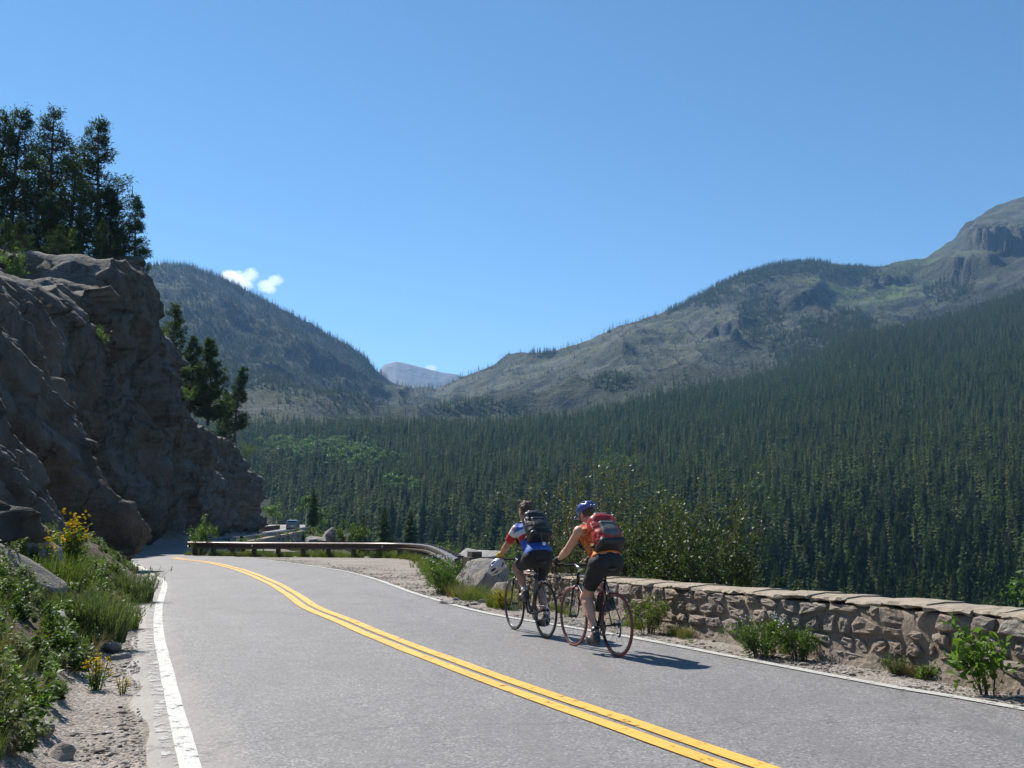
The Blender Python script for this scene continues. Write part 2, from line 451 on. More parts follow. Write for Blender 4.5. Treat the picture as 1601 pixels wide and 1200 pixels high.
def terrain(a, Y):
    a, Y = np.broadcast_arrays(np.asarray(a, float), np.asarray(Y, float))
    er, ef = np.interp(a, Ra, Re), np.interp(a, Fa, Fe)
    yr, yf = np.interp(a, Rd_a, Rd), np.interp(a, Fd_a, Fd)
    zf, zr = CAM_Z + ef * yf, CAM_Z + er * yr
    X = a * Y
    t0 = np.clip((Y - 30) / 230, 0, 1)
    z0 = -26 - 15 * t0 + 1.5 * fbm(X / 40, Y / 40, seed=21)
    t1 = np.clip((Y - 330) / (yf - 330), 0, 1)
    z1 = -41 + (zf + 41) * t1 ** 1.15 + 9 * fbm(X / 160, Y / 160, seed=22) * np.sin(np.pi * t1)
    t2 = np.clip((Y - yf) / (yr - yf), 0, 1.0)
    w = np.sin(np.pi * t2) ** 0.8
    z2 = zf + (zr - zf) * (0.75 * t2 + 0.25 * t2 * t2)
    z2 = z2 + w * (125 * (ridged(X / 480, Y / 620, seed=31, octaves=5) - 0.55) + 20 * fbm(X / 90, Y / 90, seed=33, octaves=4))
    z2 = z2 + sstep(0.5, 1, t2) * 7 * fbm(X / 45, Y / 45, seed=35)
    Wb = Y * CP + (z2 - CAM_Z) * SP
    ub, vb = CX + F_PX * X / Wb, CY - F_PX * (-Y * SP + (z2 - CAM_Z) * CP) / Wb
    jag = 22 * fbm(X / 110, Y / 110, seed=63) + 9 * fbm(X / 28, Y / 28, seed=64)
    for (u0, u1, v0, v1, hh_) in ((1500, 1660, 335, 390, 62), (1468, 1562, 390, 434, 50), (1340, 1425, 420, 444, 24), (1190, 1295, 425, 470, 26), (1085, 1175, 470, 520, 24)):
        fu = sstep(u0 - 8, u0 + 26, ub + jag) * sstep(u1 + 8, u1 - 20, ub + jag)
        fv = np.clip((vb - v0) / (v1 - v0), 0, 1) * sstep(v1 + 3, v1 - 3, vb + jag)
        z2 = z2 + np.where(t2 > 0.05, hh_ * fu * fv * (1 + 0.35 * fbm(X / 25, Y / 25, seed=66)), 0)
    t3 = np.clip((Y - yr) / 1500, 0, 1)
    z3 = -480 * t3 - 60 * np.sqrt(t3)
    z = np.where(Y < 330, z0, np.where(Y < yf, z1, z2)) + np.where(Y > yr, z3, 0)
    return z, t1, t2
na, ny = 760, 620
A = np.concatenate([np.linspace(-1.2, -0.56, 60)[:-1], np.linspace(-0.56, 0.58, na - 120), np.linspace(0.58, 1.2, 61)[1:]])
YY = np.concatenate([np.linspace(40, 330, 60)[:-1], np.linspace(330, 3700, 520), np.linspace(3700, 5000, 30)[1:]])
ga, gy = np.meshgrid(A, YY, indexing='ij')
tz, t1, t2 = terrain(ga, gy)
tv = np.stack([ga * gy, gy, tz], -1)
def terrain_colour(X, Y, Z, t1, t2, u, v, slope):
    n1 = fbm(X / 60, Y / 60, Z / 60, seed=41, octaves=5); n2 = fbm(X / 14, Y / 14, Z / 14, seed=45, octaves=4); n3 = ridged(X / 130, Y / 130, Z / 70, seed=47)
    scree = np.array((0.115, 0.11, 0.10)); tan = np.array((0.095, 0.092, 0.045)); grass = np.array((0.085, 0.115, 0.032)); rock = np.array((0.055, 0.052, 0.052)); floor = np.array((0.026, 0.030, 0.016))
    m = lambda w: np.clip(w, 0, 1)[..., None]
    c = scree * (1 + 0.35 * n2[..., None]) * np.ones(X.shape + (3,))
    c = c + (tan - c) * m(0.55 + 1.6 * n1)
    c = c + (rock - c) * m((slope - 0.62) * 2.4 + 0.9 * (n3 - 0.6) + 0.8 * n2)
    meadow = sstep(335, 375, v) * sstep(1230, 1330, u) * sstep(0.35, 0.7, t2) * np.clip(0.75 + 1.6 * n1, 0, 1)
    c = c + (grass - c) * m(meadow * (1 - np.clip((slope - 0.85) * 3, 0, 1)))
    pk = sstep(1455, 1500, u) * sstep(450, 425, v) * np.clip(0.2 + 2.5 * fbm(X / 110, Y / 110, Z / 110, seed=52), 0, 0.8)
    c = c + (np.array((0.115, 0.10, 0.097)) * (1 + 0.5 * n2[..., None]) - c) * m(pk)
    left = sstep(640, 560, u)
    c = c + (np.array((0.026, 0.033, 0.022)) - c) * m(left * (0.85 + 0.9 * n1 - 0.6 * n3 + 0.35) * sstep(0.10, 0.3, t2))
    dk = np.clip(0.45 + 2.0 * fbm(X / 170, Y / 170, Z / 120, seed=57), 0, 0.75) * (1 - left)
    c = c + (np.array((0.038, 0.042, 0.03)) - c) * m(dk)
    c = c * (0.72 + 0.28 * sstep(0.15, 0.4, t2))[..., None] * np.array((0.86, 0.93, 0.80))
    c = c + (floor - c) * m((1 - sstep(0.0, 0.05, t2)))
    return np.clip(c, 0.01, 1)
dzy = np.gradient(tz, axis=1) / np.gradient(gy, axis=1); dza = np.gradient(tz, axis=0) / (np.gradient(ga, axis=0) * gy)
slope = np.sqrt(dzy ** 2 + dza ** 2)
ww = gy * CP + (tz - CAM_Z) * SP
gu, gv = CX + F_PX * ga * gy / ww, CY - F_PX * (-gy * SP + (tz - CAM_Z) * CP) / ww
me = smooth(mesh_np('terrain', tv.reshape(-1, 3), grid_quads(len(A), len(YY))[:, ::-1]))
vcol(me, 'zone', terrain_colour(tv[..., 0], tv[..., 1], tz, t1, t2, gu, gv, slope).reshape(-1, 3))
t = NT('terrain_surface')
c = t.attr('zone')
n = t.noise(t.pos(), 0.16, 5, 0.7)
c = t.mix(1.0, c, t.ramp(n, [(0.25, 0.45), (0.75, 1.5)]), 'MULTIPLY')
n2 = t.voro(t.pos(), 0.20)
bare = t.ramp(t.attr('zone', 'Fac'), [(0.045, 0.0), (0.075, 1.0)])
c = t.mix(t.math('MULTIPLY', bare, t.ramp(n2, [(0.08, 0.4), (0.28, 0.0)])), c, (0.22, 0.21, 0.19))
M['terrain'] = t.set(c, 0.95, nrm=t.bump(t.math('ADD', n, t.math('MULTIPLY', n2, -0.5)), 0.8, 6.0), spec=0.1)
tag(obj('mountain_terrain', me, M['terrain']), 'forested valley sides rising to rocky ridges left and right', kind='structure')

# distant blue peak in the gap
PK = [(480, 640), (540, 618), (575, 594), (590, 581), (600, 569), (620, 564), (640, 568), (670, 576), (690, 581), (715, 584), (735, 600), (780, 630), (830, 650)]
Pa, Pe = ctl(PK)
pa = np.linspace(Pa[0], Pa[-1], 140); pt = np.linspace(0, 1, 60)
gpa, gpt = np.meshgrid(pa, pt, indexing='ij')
py = 5200 + 2600 * gpt
pc = np.where(gpt < 0.7, gpt / 0.7, 1 - (gpt - 0.7) * 1.6)
crest = CAM_Z + np.interp(gpa, Pa, Pe) * (5200 + 2600 * 0.7)
pz = 180 + (crest - 180) * pc + 170 * (ridged(gpa * py / 420, py / 420, seed=61) - 0.55) * np.sin(np.pi * np.clip(pc, 0, 1))
me = smooth(mesh_np('far_peak', np.stack([gpa * py, py, pz], -1).reshape(-1, 3), grid_quads(140, 60)[:, ::-1]))
M['peak'] = rock_mat('peak_rock', (0.12, 0.112, 0.108), (0.115, 0.10, 0.085), (0.08, 0.072, 0.066), 0.01, 0.5, 0.2)
tag(obj('mountain_peak', me, M['peak']), 'distant bare peak in the gap between the two ridges', kind='structure')

# ------------------------------------------------------------------ near ground
xs = np.unique(np.round(np.concatenate([np.arange(-100, -45, 3.0), np.arange(-45, -20, 0.8), np.arange(-20, 8, 0.2), np.arange(8, 20, 0.8), np.arange(20, 70, 3.0)]), 3))
ys = [-9.0]
while ys[-1] < 300: ys.append(ys[-1] + (0.18 if ys[-1] < 22 else 0.18 + (ys[-1] - 22) * 0.012))
ys = np.array(ys)
gx, gyy = np.meshgrid(xs, ys, indexing='ij')
gz = near_z(gx, gyy)
gz += 0.012 * fbm(gx * 1.5, gyy * 1.5, seed=71)
sL = gx - np.interp(gyy, LEFT[:, 1], LEFT[:, 0]); sR = gx - np.interp(gyy, RIGHT[:, 1], RIGHT[:, 0])
onroad = (sL > -0.02) & (sR < -0.05)
gz = np.where(onroad, gz - 0.05, gz)
me = smooth(mesh_np('ground', np.stack([gx, gyy, gz], -1).reshape(-1, 3), grid_quads(len(xs), len(ys))[:, ::-1]))
bankf = sstep(0.0, 0.5, -seg_dist(gx, gyy, TOE)[0]); rimf = sstep(-0.4, 0.6, seg_dist(gx, gyy, RIM)[0])
vcol(me, 'zone', np.stack([bankf, rimf, np.zeros_like(bankf)], -1).reshape(-1, 3))
t = NT('gravel_ground')
p = t.pos()
big = t.noise(p, 0.7, 4); fine = t.noise(p, 38, 4, 0.7)
peb = t.voro(p, 42, 'F1'); pebc = t.voro(p, 42, 'F1', 'Color')
c = t.mix(t.ramp(big, [(0.35, 0.0), (0.65, 1.0)]), (0.235, 0.205, 0.175), (0.30, 0.272, 0.24))
sepc = t.n.new('ShaderNodeSeparateColor'); t.l.new(pebc, sepc.inputs[0])
c = t.mix(0.75, c, t.mix(1.0, c, t.ramp(sepc.outputs[0], [(0.0, 0.5), (0.5, 0.95), (1.0, 1.6)]), 'MULTIPLY'))
c = t.mix(t.ramp(fine, [(0.33, 0.45), (0.50, 0.0)]), c, (0.13, 0.108, 0.09))
sep = t.n.new('ShaderNodeSeparateColor'); t.l.new(t.attr('zone'), sep.inputs[0])
soil = t.mix(t.ramp(t.noise(p, 3.0, 5, 0.7), [(0.35, 0.0), (0.65, 1.0)]), (0.085, 0.062, 0.047), (0.165, 0.125, 0.095))
c = t.mix(sep.outputs[0], c, soil)
c = t.mix(sep.outputs[1], c, (0.085, 0.08, 0.045))
M['ground'] = t.set(c, 0.95, nrm=t.bump(t.math('ADD', t.math('MULTIPLY', peb, -0.8), fine), 0.9, 0.02), spec=0.15)
tag(obj('ground', me, M['ground']), 'tan gravel verge and earth bank beside the road', kind='structure')

# ------------------------------------------------------------------ road and its paint
ry = resample(np.array([[y] for y in np.r_[-8:300:1.0]]), 0.25)[:, 0]
ry = np.array([y for i, y in enumerate(ry) if y < 60 or i % 4 == 0])
rl = np.interp(ry, LEFT[:, 1], LEFT[:, 0]); rr = np.interp(ry, RIGHT[:, 1], RIGHT[:, 0])
edl = 0.34 + 0.16 * fbm(ry * 1.1, ry * 0, seed=81) ; edr = 0.16 + 0.06 * fbm(ry * 1.7, ry * 0, seed=83)
cols = np.r_[0, 0.012, np.linspace(0.06, 0.94, 11), 0.988, 1.0]
rx = (rl - edl)[:, None] * (1 - cols) + (rr + edr)[:, None] * cols
rz = zg(ry)[:, None] + 0.014 + 0.012 * fbm(rx * 0.35, np.repeat(ry[:, None], 15, 1) * 0.35, seed=85) - 0.035 * (np.abs(cols - 0.5) > 0.4999)[None]
def road_z(x, y):
    l, r = np.interp(y, LEFT[:, 1], LEFT[:, 0]), np.interp(y, RIGHT[:, 1], RIGHT[:, 0])
    return zg(y) + 0.014 + 0.012 * fbm(np.asarray(x) * 0.35, np.asarray(y) * 0.35, seed=85)
vtop = np.stack([rx, np.repeat(ry[:, None], 15, 1), rz], -1).reshape(-1, 3)
me = smooth(mesh_np('road', vtop, grid_quads(len(ry), 15)))
uu = np.stack([np.repeat(cols[None], len(ry), 0), rx * 0, rx * 0], -1).reshape(-1, 3)
vcol(me, 'across', uu)
t = NT('asphalt')
p = t.pos()
ag = t.voro(p, 70, 'F1', 'Color'); sp = t.n.new('ShaderNodeSeparateColor'); t.l.new(ag, sp.inputs[0])
fine = t.noise(p, 130, 3, 0.8); big = t.noise(p, 0.45, 5, 0.6); mid = t.noise(p, 3.5, 5, 0.6)
c = t.mix(t.ramp(big, [(0.3, 0.0), (0.7, 1.0)]), (0.160, 0.151, 0.147), (0.196, 0.187, 0.182))
c = t.mix(t.ramp(mid, [(0.35, 0.35), (0.55, 0.0)]), c, (0.125, 0.121, 0.125))
c = t.mix(0.8, c, t.mix(1.0, c, t.ramp(sp.outputs[0], [(0.0, 0.35), (0.5, 0.95), (0.9, 1.18), (1.0, 2.1)]), 'MULTIPLY'))
ac = t.n.new('ShaderNodeSeparateColor'); t.l.new(t.attr('across'), ac.inputs[0])
dusty = t.math('MULTIPLY', t.ramp(ac.outputs[0], [(0.0, 0.85), (0.075, 0.45), (0.10, 0.0), (0.96, 0.0), (1.0, 0.6)]), t.ramp(t.noise(p, 2.2, 4), [(0.3, 0.5), (0.6, 1.0)]))
c = t.mix(dusty, c, (0.255, 0.232, 0.208))
wheel = t.ramp(ac.outputs[0], [(0.12, 0.0), (0.19, 1.0), (0.27, 0.15), (0.36, 1.0), (0.44, 0.0), (0.56, 0.0), (0.64, 1.0), (0.72, 0.15), (0.82, 1.0), (0.90, 0.0)])
c = t.mix(t.math('MULTIPLY', wheel, 0.30), c, (0.128, 0.122, 0.120))
st = t.noise(t.pos((1.0, 0.12, 1.0), (0, 0, math.radians(-24))), 2.2, 4, 0.6)
c = t.mix(t.ramp(st, [(0.32, 0.40), (0.48, 0.0)]), c, (0.115, 0.111, 0.110))
wv = t.n.new('ShaderNodeVectorMath'); wv.operation = 'ADD'; t.l.new(p, wv.inputs[0]); t.l.new(t.mix(1.0, t.math('MULTIPLY', mid, 0.9), (1, 1, 0), 'MULTIPLY'), wv.inputs[1])
ck = t.ramp(t.voro(wv.outputs[0], 0.22, 'DISTANCE_TO_EDGE'), [(0.0, 0.0), (0.0035, 1.0)])
c = t.mix(t.math('MULTIPLY', t.math('SUBTRACT', 1.0, ck), 0.6), c, (0.055, 0.054, 0.054))
M['asphalt'] = t.set(c, t.ramp(fine, [(0.3, 0.58), (0.7, 0.8)]), nrm=t.bump(t.math('ADD', fine, sp.outputs[1]), 0.55, 0.006), spec=0.4)
road = tag(obj('road', me, M['asphalt']), 'two lane grey asphalt mountain road curving left', kind='structure')

def paint_mat(name, col, wear, scale=9.0):
    t = NT(name)
    p = t.pos()
    n = t.noise(p, scale, 6, 0.75); f = t.noise(p, 120, 3, 0.8)
    c = t.mix(t.ramp(t.noise(p, 2.3, 4), [(0.35, 0.0), (0.65, 0.5)]), col, [x * 0.82 for x in col])
    c = t.mix(t.ramp(f, [(0.35, 0.35), (0.5, 0.0)]), c, [x * 0.6 for x in col])
    t.set(c, 0.6, nrm=t.bump(f, 0.4, 0.004))
    tr = t.n.new('ShaderNodeBsdfTransparent')
    mx = t.n.new('ShaderNodeMixShader')
    t.l.new(t.ramp(t.math('ADD', t.math('MULTIPLY', n, 0.7), t.math('MULTIPLY', f, 0.3)), [(wear, 0.0), (wear + 0.05, 1.0)]), mx.inputs[0])
    t.l.new(tr.outputs[0], mx.inputs[1]); t.l.new(t.b.outputs[0], mx.inputs[2]); t.l.new(mx.outputs[0], t.out.inputs[0])
    return t.mat
M['white_paint'] = paint_mat('white_road_paint', (0.43, 0.42, 0.385), 0.405)
M['old_paint'] = paint_mat('worn_white_paint', (0.34, 0.33, 0.305), 0.50, 6.0)
M['yellow_paint'] = paint_mat('yellow_road_paint', (0.68, 0.37, 0.045), 0.395)
def ribbon(name, P, offset, width, dz, mat, y0=-8, y1=290, label=None, wob=0.006, seed=0):
    P = resample(P[(P[:, 1] > y0 - 3) & (P[:, 1] < y1 + 3)], 0.15)
    P = P[(P[:, 1] > y0) & (P[:, 1] < y1)]
    T = np.gradient(P, axis=0); T /= np.linalg.norm(T, axis=1)[:, None]
    N = np.stack([T[:, 1], -T[:, 0]], 1)
    s = np.arange(len(P)) * 0.15
    rows = []
    for k in (-1, 0, 1):
        q = P + N * (offset + k * width / 2 + wob * fbm(s * 2.2, s * 0 + k * 5.1, seed=90 + seed))[:, None]
        rows.append(np.c_[q, road_z(q[:, 0], q[:, 1]) + dz])
    me = mesh_np(name, np.stack(rows, 1).reshape(-1, 3), grid_quads(len(P), 3))
    return tag(obj(name, smooth(me), mat), label, kind='structure')
ribbon('edge_line', LEFT, 0.015, 0.125, 0.009, M['white_paint'], label='solid white line along the left road edge', seed=1)
ribbon('worn_edge_line', LEFT, -0.095, 0.10, 0.005, M['old_paint'], label='older worn white line beside the left edge line', wob=0.02, seed=2)
ribbon('edge_line', RIGHT, 0.0, 0.115, 0.009, M['white_paint'], label='solid white line along the right road edge', seed=3)
ribbon('centre_line', YEL, -0.10, 0.135, 0.009, M['yellow_paint'], y1=43.5, label='left stripe of the double yellow centre line', seed=4)
ribbon('centre_line', YEL, 0.10, 0.135, 0.009, M['yellow_paint'], y1=44.0, label='right stripe of the double yellow centre line', seed=5)

# ------------------------------------------------------------------ the rock cliff on the left
def worley(x, y, seed, grad=1.1):
    ix, iy = np.floor(x).astype(np.int64), np.floor(y).astype(np.int64)
    best = np.full(x.shape, 1e9); second = best.copy(); val = np.zeros(x.shape)
    for dx in (-1, 0, 1):
        for dy in (-1, 0, 1):
            cx, cy = ix + dx, iy + dy
            qx = cx + 0.1 + 0.8 * _h(cx, cy, cx * 0, seed); qy = cy + 0.1 + 0.8 * _h(cx, cy, cx * 0, seed + 1)
            ex, ey = x - qx, y - qy
            d = ex * ex + ey * ey
            o = _h(cx, cy, cx * 0, seed + 2) - 0.5; gx_ = _h(cx, cy, cx * 0, seed + 3) - 0.5; gy_ = _h(cx, cy, cx * 0, seed + 4) - 0.5
            pl = o + grad * (gx_ * ex + gy_ * ey)
            m = d < best
            second = np.where(m, best, np.minimum(second, d))
            val = np.where(m, pl, val); best = np.where(m, d, best)
    return val, np.sqrt(second) - np.sqrt(best)
cl = catmull(TOE, 10)
cl = cl[(cl[:, 1] > 4.5) & (cl[:, 1] < 175)]
stp = []; y = 4.6
while y < 175:
    stp.append(y); y += 0.07 if y < 36 else (0.07 + (y - 36) * 0.006)
d = np.r_[0, np.cumsum(np.linalg.norm(np.diff(cl, axis=0), axis=1))]
ssv = np.interp(stp, cl[:, 1], d)
bx, by = np.interp(ssv, d, cl[:, 0]), np.interp(ssv, d, cl[:, 1])
k = 25
tx, ty = np.gradient(bx), np.gradient(by)
ker = np.hanning(61); ker /= ker.sum()
tx, ty = np.convolve(np.pad(tx, 30, 'edge'), ker, 'valid'), np.convolve(np.pad(ty, 30, 'edge'), ker, 'valid')
l = np.hypot(tx, ty); tx, ty = tx / l, ty / l
lnx, lny = -ty, tx                              # to the left, into the mountain
Hc = np.interp(by, [4.6, 8, 11, 14, 18, 24, 30, 34, 37, 42, 50, 58, 64, 70, 74, 78, 84, 90, 101, 127, 139, 145, 150, 175],
                   [2.5, 3.8, 5.0, 6.6, 8.2, 9.6, 10.2, 10.0, 10.6, 11.8, 13.4, 15.2, 17.8, 19.2, 18.6, 16.2, 13.8, 12.4, 11.2, 10.6, 8.8, 6.6, 4.6, 3.0])
lean = np.interp(by, [4.6, 20, 30, 35, 40, 55, 75, 90, 150], [0.75, 0.75, 0.62, 0.42, 0.15, 0.06, 0.03, 0.10, 0.12])
setb = np.interp(by, [4.6, 10, 18, 30, 33, 36, 150], [2.6, 2.3, 1.7, 0.9, 0.4, 0.3, 0.6])
nf, nt = 170, 46
Hc = Hc + sstep(20, 40, by) * (1.3 * fbm(by * 0.22, by * 0, seed=158, octaves=3) + 0.5 * vnoise(by * 0.9, by * 0, seed=159))
hf = np.linspace(0, 1, nf)
S, Hh = np.meshgrid(ssv, hf, indexing='ij')
H_ = Hc[:, None]; Zr = Hh * H_
near = sstep(44, 34, by)[:, None]
# overlapping slabs that run down to the right, each ending in a step
wq = 1.1 * fbm(S * 0.16, Zr * 0.16, seed=101, octaves=2) + 0.10 * fbm(S * 0.9, Zr * 0.9, seed=103)
q = (0.84 * S + 0.54 * Zr) / 4.2 + 0.5 * wq
fr = q - np.floor(q)
amp = 0.6 + 0.8 * _h(np.floor(q).astype(np.int64), np.floor(q).astype(np.int64) * 0, np.floor(q).astype(np.int64) * 0, 11)
slab = (np.where(fr < 0.82, fr / 0.82, 0.5 + 0.5 * np.cos(np.pi * np.clip((fr - 0.82) / 0.18, 0, 1))) - 0.5) * amp
q2 = (0.86 * S + 0.5 * Zr) / 1.5 + 0.5 * fbm(S * 0.3, Zr * 0.2, seed=105, octaves=2)
f2 = q2 - np.floor(q2); slab2 = np.where(f2 < 0.84, f2 / 0.84, 0.5 + 0.5 * np.cos(np.pi * np.clip((f2 - 0.84) / 0.16, 0, 1))) - 0.5
dn = 1.7 * slab + 0.30 * slab2 * sstep(-0.3, 0.3, fbm(S * 0.3, Zr * 0.3, seed=107))
ca, sa_ = (0.86 * S + 0.5 * Zr), (0.86 * Zr - 0.5 * S)
w1, e1 = worley(ca / 2.6 + 0.12 * fbm(S * .5, Zr * .5, seed=109), sa_ / 6.5 + 0.1 * fbm(S * .5, Zr * .5, seed=110), 120)
w2, e2 = worley(ca / 0.9 + 0.12 * fbm(S * 1.5, Zr * 1.5, seed=111), sa_ / 2.1, 130)
dn = dn + 1.3 * w1 + 0.22 * w2 - 0.25 * sstep(0.09, 0.0, e1)
# broad upright buttresses and chimneys farther along
wr = 0.9 * fbm(S * 0.09, Zr * 0.12, seed=141)
q3 = (S - 0.35 * Zr) / 11.0 + wr
f3 = q3 - np.floor(q3); but = np.where(f3 < 0.8, f3 / 0.8, (1 - f3) / 0.2) - 0.5
w3, e3 = worley((S + 0.35 * Zr) / 5.5 + 0.15 * fbm(S * .2, Zr * .2, seed=143), (Zr - 0.3 * S) / 13.0, 150)
w4, e4 = worley((S + 0.4 * Zr) / 2.0 + 0.12 * fbm(S * .7, Zr * .7, seed=145), (Zr - 0.3 * S) / 5.0, 160)
df = 2.2 * but + 2.4 * w3 + 0.75 * w4 - 0.5 * sstep(0.07, 0.0, e3) - 0.18 * sstep(0.06, 0, e4) + 0.4 * fbm(S * 0.25, Zr * 0.2, seed=147)
disp = near * dn + (1 - near) * df
disp = disp * np.clip(Zr / 1.5, 0.25, 1)
disp = disp + 0.07 * fbm(S * 2.2, Zr * 2.2, seed=149, octaves=4) + (0.10 + 0.14 * (1 - near)) * (ridged(S * 2.6 + 0.6 * Zr, Zr * 1.5, seed=151, octaves=4) - 0.5)
w5, e5 = worley((S + 0.4 * Zr) / 0.8, Zr / 1.5, 170)
for (wl_, hl_, am_, sk_, sd_) in ((2.6, 3.4, 0.75, 0.45, 180), (1.3, 1.5, 0.42, -0.25, 190), (0.6, 0.8, 0.20, 0.3, 200)):
    k_ = 1.0 + 0.9 * (1 - near)
    wb, eb = worley((S + sk_ * Zr) / wl_ / k_ + 0.05 * fbm(S * 1.1, Zr * 1.1, seed=sd_ % 97), (Zr - 0.35 * sk_ * S) / hl_ / k_, sd_, 0.35)
    on_ = sstep(-0.35, 0.15, fbm(S * 0.2, Zr * 0.2, seed=(sd_ + 7) % 89))
    disp = disp + am_ * k_ * on_ * wb - 0.30 * am_ * on_ * sstep(0.07, 0.0, eb)
disp = disp + (0.12 + 0.16 * (1 - near)) * w5 * sstep(-0.2, 0.25, fbm(S * 0.35, Zr * 0.35, seed=153)) - 0.10 * sstep(0.10, 0.0, e1) * near
back_ = setb[:, None] + lean[:, None] * H_ * Hh ** 1.15 + 0.5 * sstep(0.94, 1.0, Hh) - disp * (1 - 0.35 * sstep(0.85, 1, Hh) * (1 - near))
zf_ = zg(by)[:, None] - 0.6 + Zr * 1.0 + 0.6 * Hh + 0.15 * disp * (1 - Hh)
fx, fy = bx[:, None] + lnx[:, None] * back_, by[:, None] + lny[:, None] * back_
gt = np.linspace(0, 1, nt)[1:] ** 1.6 * 34
tb = back_[:, -1:] + gt[None]
Sg = np.repeat(ssv[:, None], nt - 1, 1)
topn = fbm(Sg * 0.25, gt[None] * 0.3, seed=155, octaves=5)
sl = np.interp(by, [4.6, 30, 45, 70, 100, 150], [0.06, 0.03, 0.0, 0.0, 0.04, 0.05])[:, None]
tzz = zf_[:, -1:] + sl * gt[None] + np.minimum(gt[None] * 0.5, 1.1) * topn * 1.3 + 0.12 * fbm(Sg * 1.6, gt[None] * 1.6, seed=157)
txx, tyy = bx[:, None] + lnx[:, None] * tb, by[:, None] + lny[:, None] * tb
CV = np.stack([np.concatenate([fx, txx], 1), np.concatenate([fy, tyy], 1), np.concatenate([zf_, tzz], 1)], -1)
me = mesh_np('cliff', CV.reshape(-1, 3), grid_quads(CV.shape[0], CV.shape[1]))
tag(obj('rock_cliff', me, M['cliff']), 'tall shaded granite cliff of overlapping slabs on the left', kind='structure')
CTOP = CV[:, nf:, :].reshape(-1, 3)
CTOPg = np.tile(gt, CV.shape[0])
CFACE = CV[:, :nf, :]
def cliff_top(x, y):                            # height of the ledge above the face
    d2 = (CTOP[:, 0] - x) ** 2 + (CTOP[:, 1] - y) ** 2
    return float(CTOP[np.argmin(d2), 2])

# ------------------------------------------------------------------ tree shapes
def spruce_mesh(name, seed, whorls, per, h=1.0, r=0.15, droop=0.35, segs=1, bare=0.08, trunk=True, ragged=0.25):
    # spire of drooping boughs; unit height; slot 0 needles, slot 1 bark
    rng = random.Random(seed); v, q, t_, mq, mt = [], [], [], [], []
    def quad(a, b, c, d, m=0):
        i = len(v); v.extend([a, b, c, d]); q.append((i, i + 1, i + 2, i + 3)); mq.append(m)
    for w in range(whorls):
        f = w / (whorls - 1)
        z = bare + (h - bare) * f ** 0.92
        rad = r * (1 - f) ** 0.80 * rng.uniform(1 - ragged, 1 + ragged) + 0.008
        a0 = rng.uniform(0, 6.28); zw = z
        for k in range(per):
            z = zw + rng.uniform(-0.5, 0.5) * (h - bare) / whorls
            a = a0 + 6.283 * k / per + rng.uniform(-0.25, 0.25)
            L = rad * rng.uniform(0.65, 1.2)
            dz = -droop * L * rng.uniform(0.6, 1.4) + 0.03 * f
            wd = L * rng.uniform(0.20, 0.36) + 0.006
            ca, sa = math.cos(a), math.sin(a)
            th = 0.030 * (1 - f) + 0.012
            P = lambda s, o, zz: (ca * s - sa * o, sa * s + ca * o, z + zz)
            if segs == 1:
                quad(P(0, 0, th), P(L * 0.6, -wd, dz * 0.5 - th * 0.4), P(L, 0, dz), P(L * 0.6, wd, dz * 0.5 - th * 0.4))
            else:
                for s in range(segs):
                    s0, s1 = s / segs, (s + 1) / segs
                    m0, m1 = 0.15 * L + 0.85 * L * s0, 0.15 * L + 0.85 * L * s1
                    ww = wd * (1.0 - 0.55 * s0) * rng.uniform(0.8, 1.2)
                    for sg in (-1, 1):
                        quad(P(m0, 0, dz * s0 * s0 + th * 0.5), P(m0 + ww * 0.35, sg * ww * 0.9, dz * s0 - th * rng.uniform(0.5, 1.3)), P(m1 + ww * 0.55, sg * ww * 0.75, dz * s1 - th * rng.uniform(0.4, 1.2)), P(m1, 0, dz * s1 * s1 + th * 0.3))
    nq = len(q)
    if trunk:
        n = 5; b = len(v)
        for zz, rr in ((-0.05, 0.013), (h * 0.97, 0.002)):
            for j in range(n): v.append((rr * math.cos(6.283 * j / n), rr * math.sin(6.283 * j / n), zz))
        for j in range(n): q.append((b + j, b + (j + 1) % n, b + n + (j + 1) % n, b + n + j)); mq.append(1)
    me = mesh_np(name, v, q, None, mq)
    return me
def trunk_mesh(name, r0=0.014, r1=0.003, h=0.95, seed=0, n=7, lean=0.0):
    rng = random.Random(seed)
    m = MB(); pts = [(lean * f * f + rng.uniform(-.004, .004), rng.uniform(-.004, .004), -0.06 + (h + 0.06) * f) for f in (0, .15, .35, .6, .8, 1)]
    m.tube(pts, [r0 * 1.35, r0, r0 * 0.85, r0 * .6, r0 * .4, r1], n); return m.mesh(name, True)
far_protos = []
def proto(name, me, mats):
    o = bpy.data.objects.new(name, me)
    for m_ in mats: me.materials.append(m_)
    return o
FAR_SPRUCE = [proto('far_spruce', spruce_mesh('far_spruce', 200 + i, 11, 6, r=rr, droop=dr, ragged=rg), [M['spruce'], M['bark']]) for i, (rr, dr, rg) in enumerate([(0.13, 0.5, .25), (0.16, 0.4, .3), (0.11, 0.6, .35), (0.145, 0.45, .4)])]
def snag_mesh(name, seed):
    rng = random.Random(seed); m = MB()
    m.tube([(0, 0, -0.05), (rng.uniform(-.01, .01), 0, 0.5), (rng.uniform(-.02, .02), 0, 1.0)], [0.014, 0.010, 0.002], 4)
    for _ in range(5):
        a = rng.uniform(0, 6.28); z = rng.uniform(0.3, 0.9); L = rng.uniform(0.03, 0.09)
        m.tube([(0, 0, z), (L * math.cos(a), L * math.sin(a), z + rng.uniform(-.01, .03))], [0.004, 0.001], 3, cap=False)
    return m.mesh(name)
SNAG = [proto('snag', snag_mesh('snag', 300 + i), [M['deadwood']]) for i in range(3)]

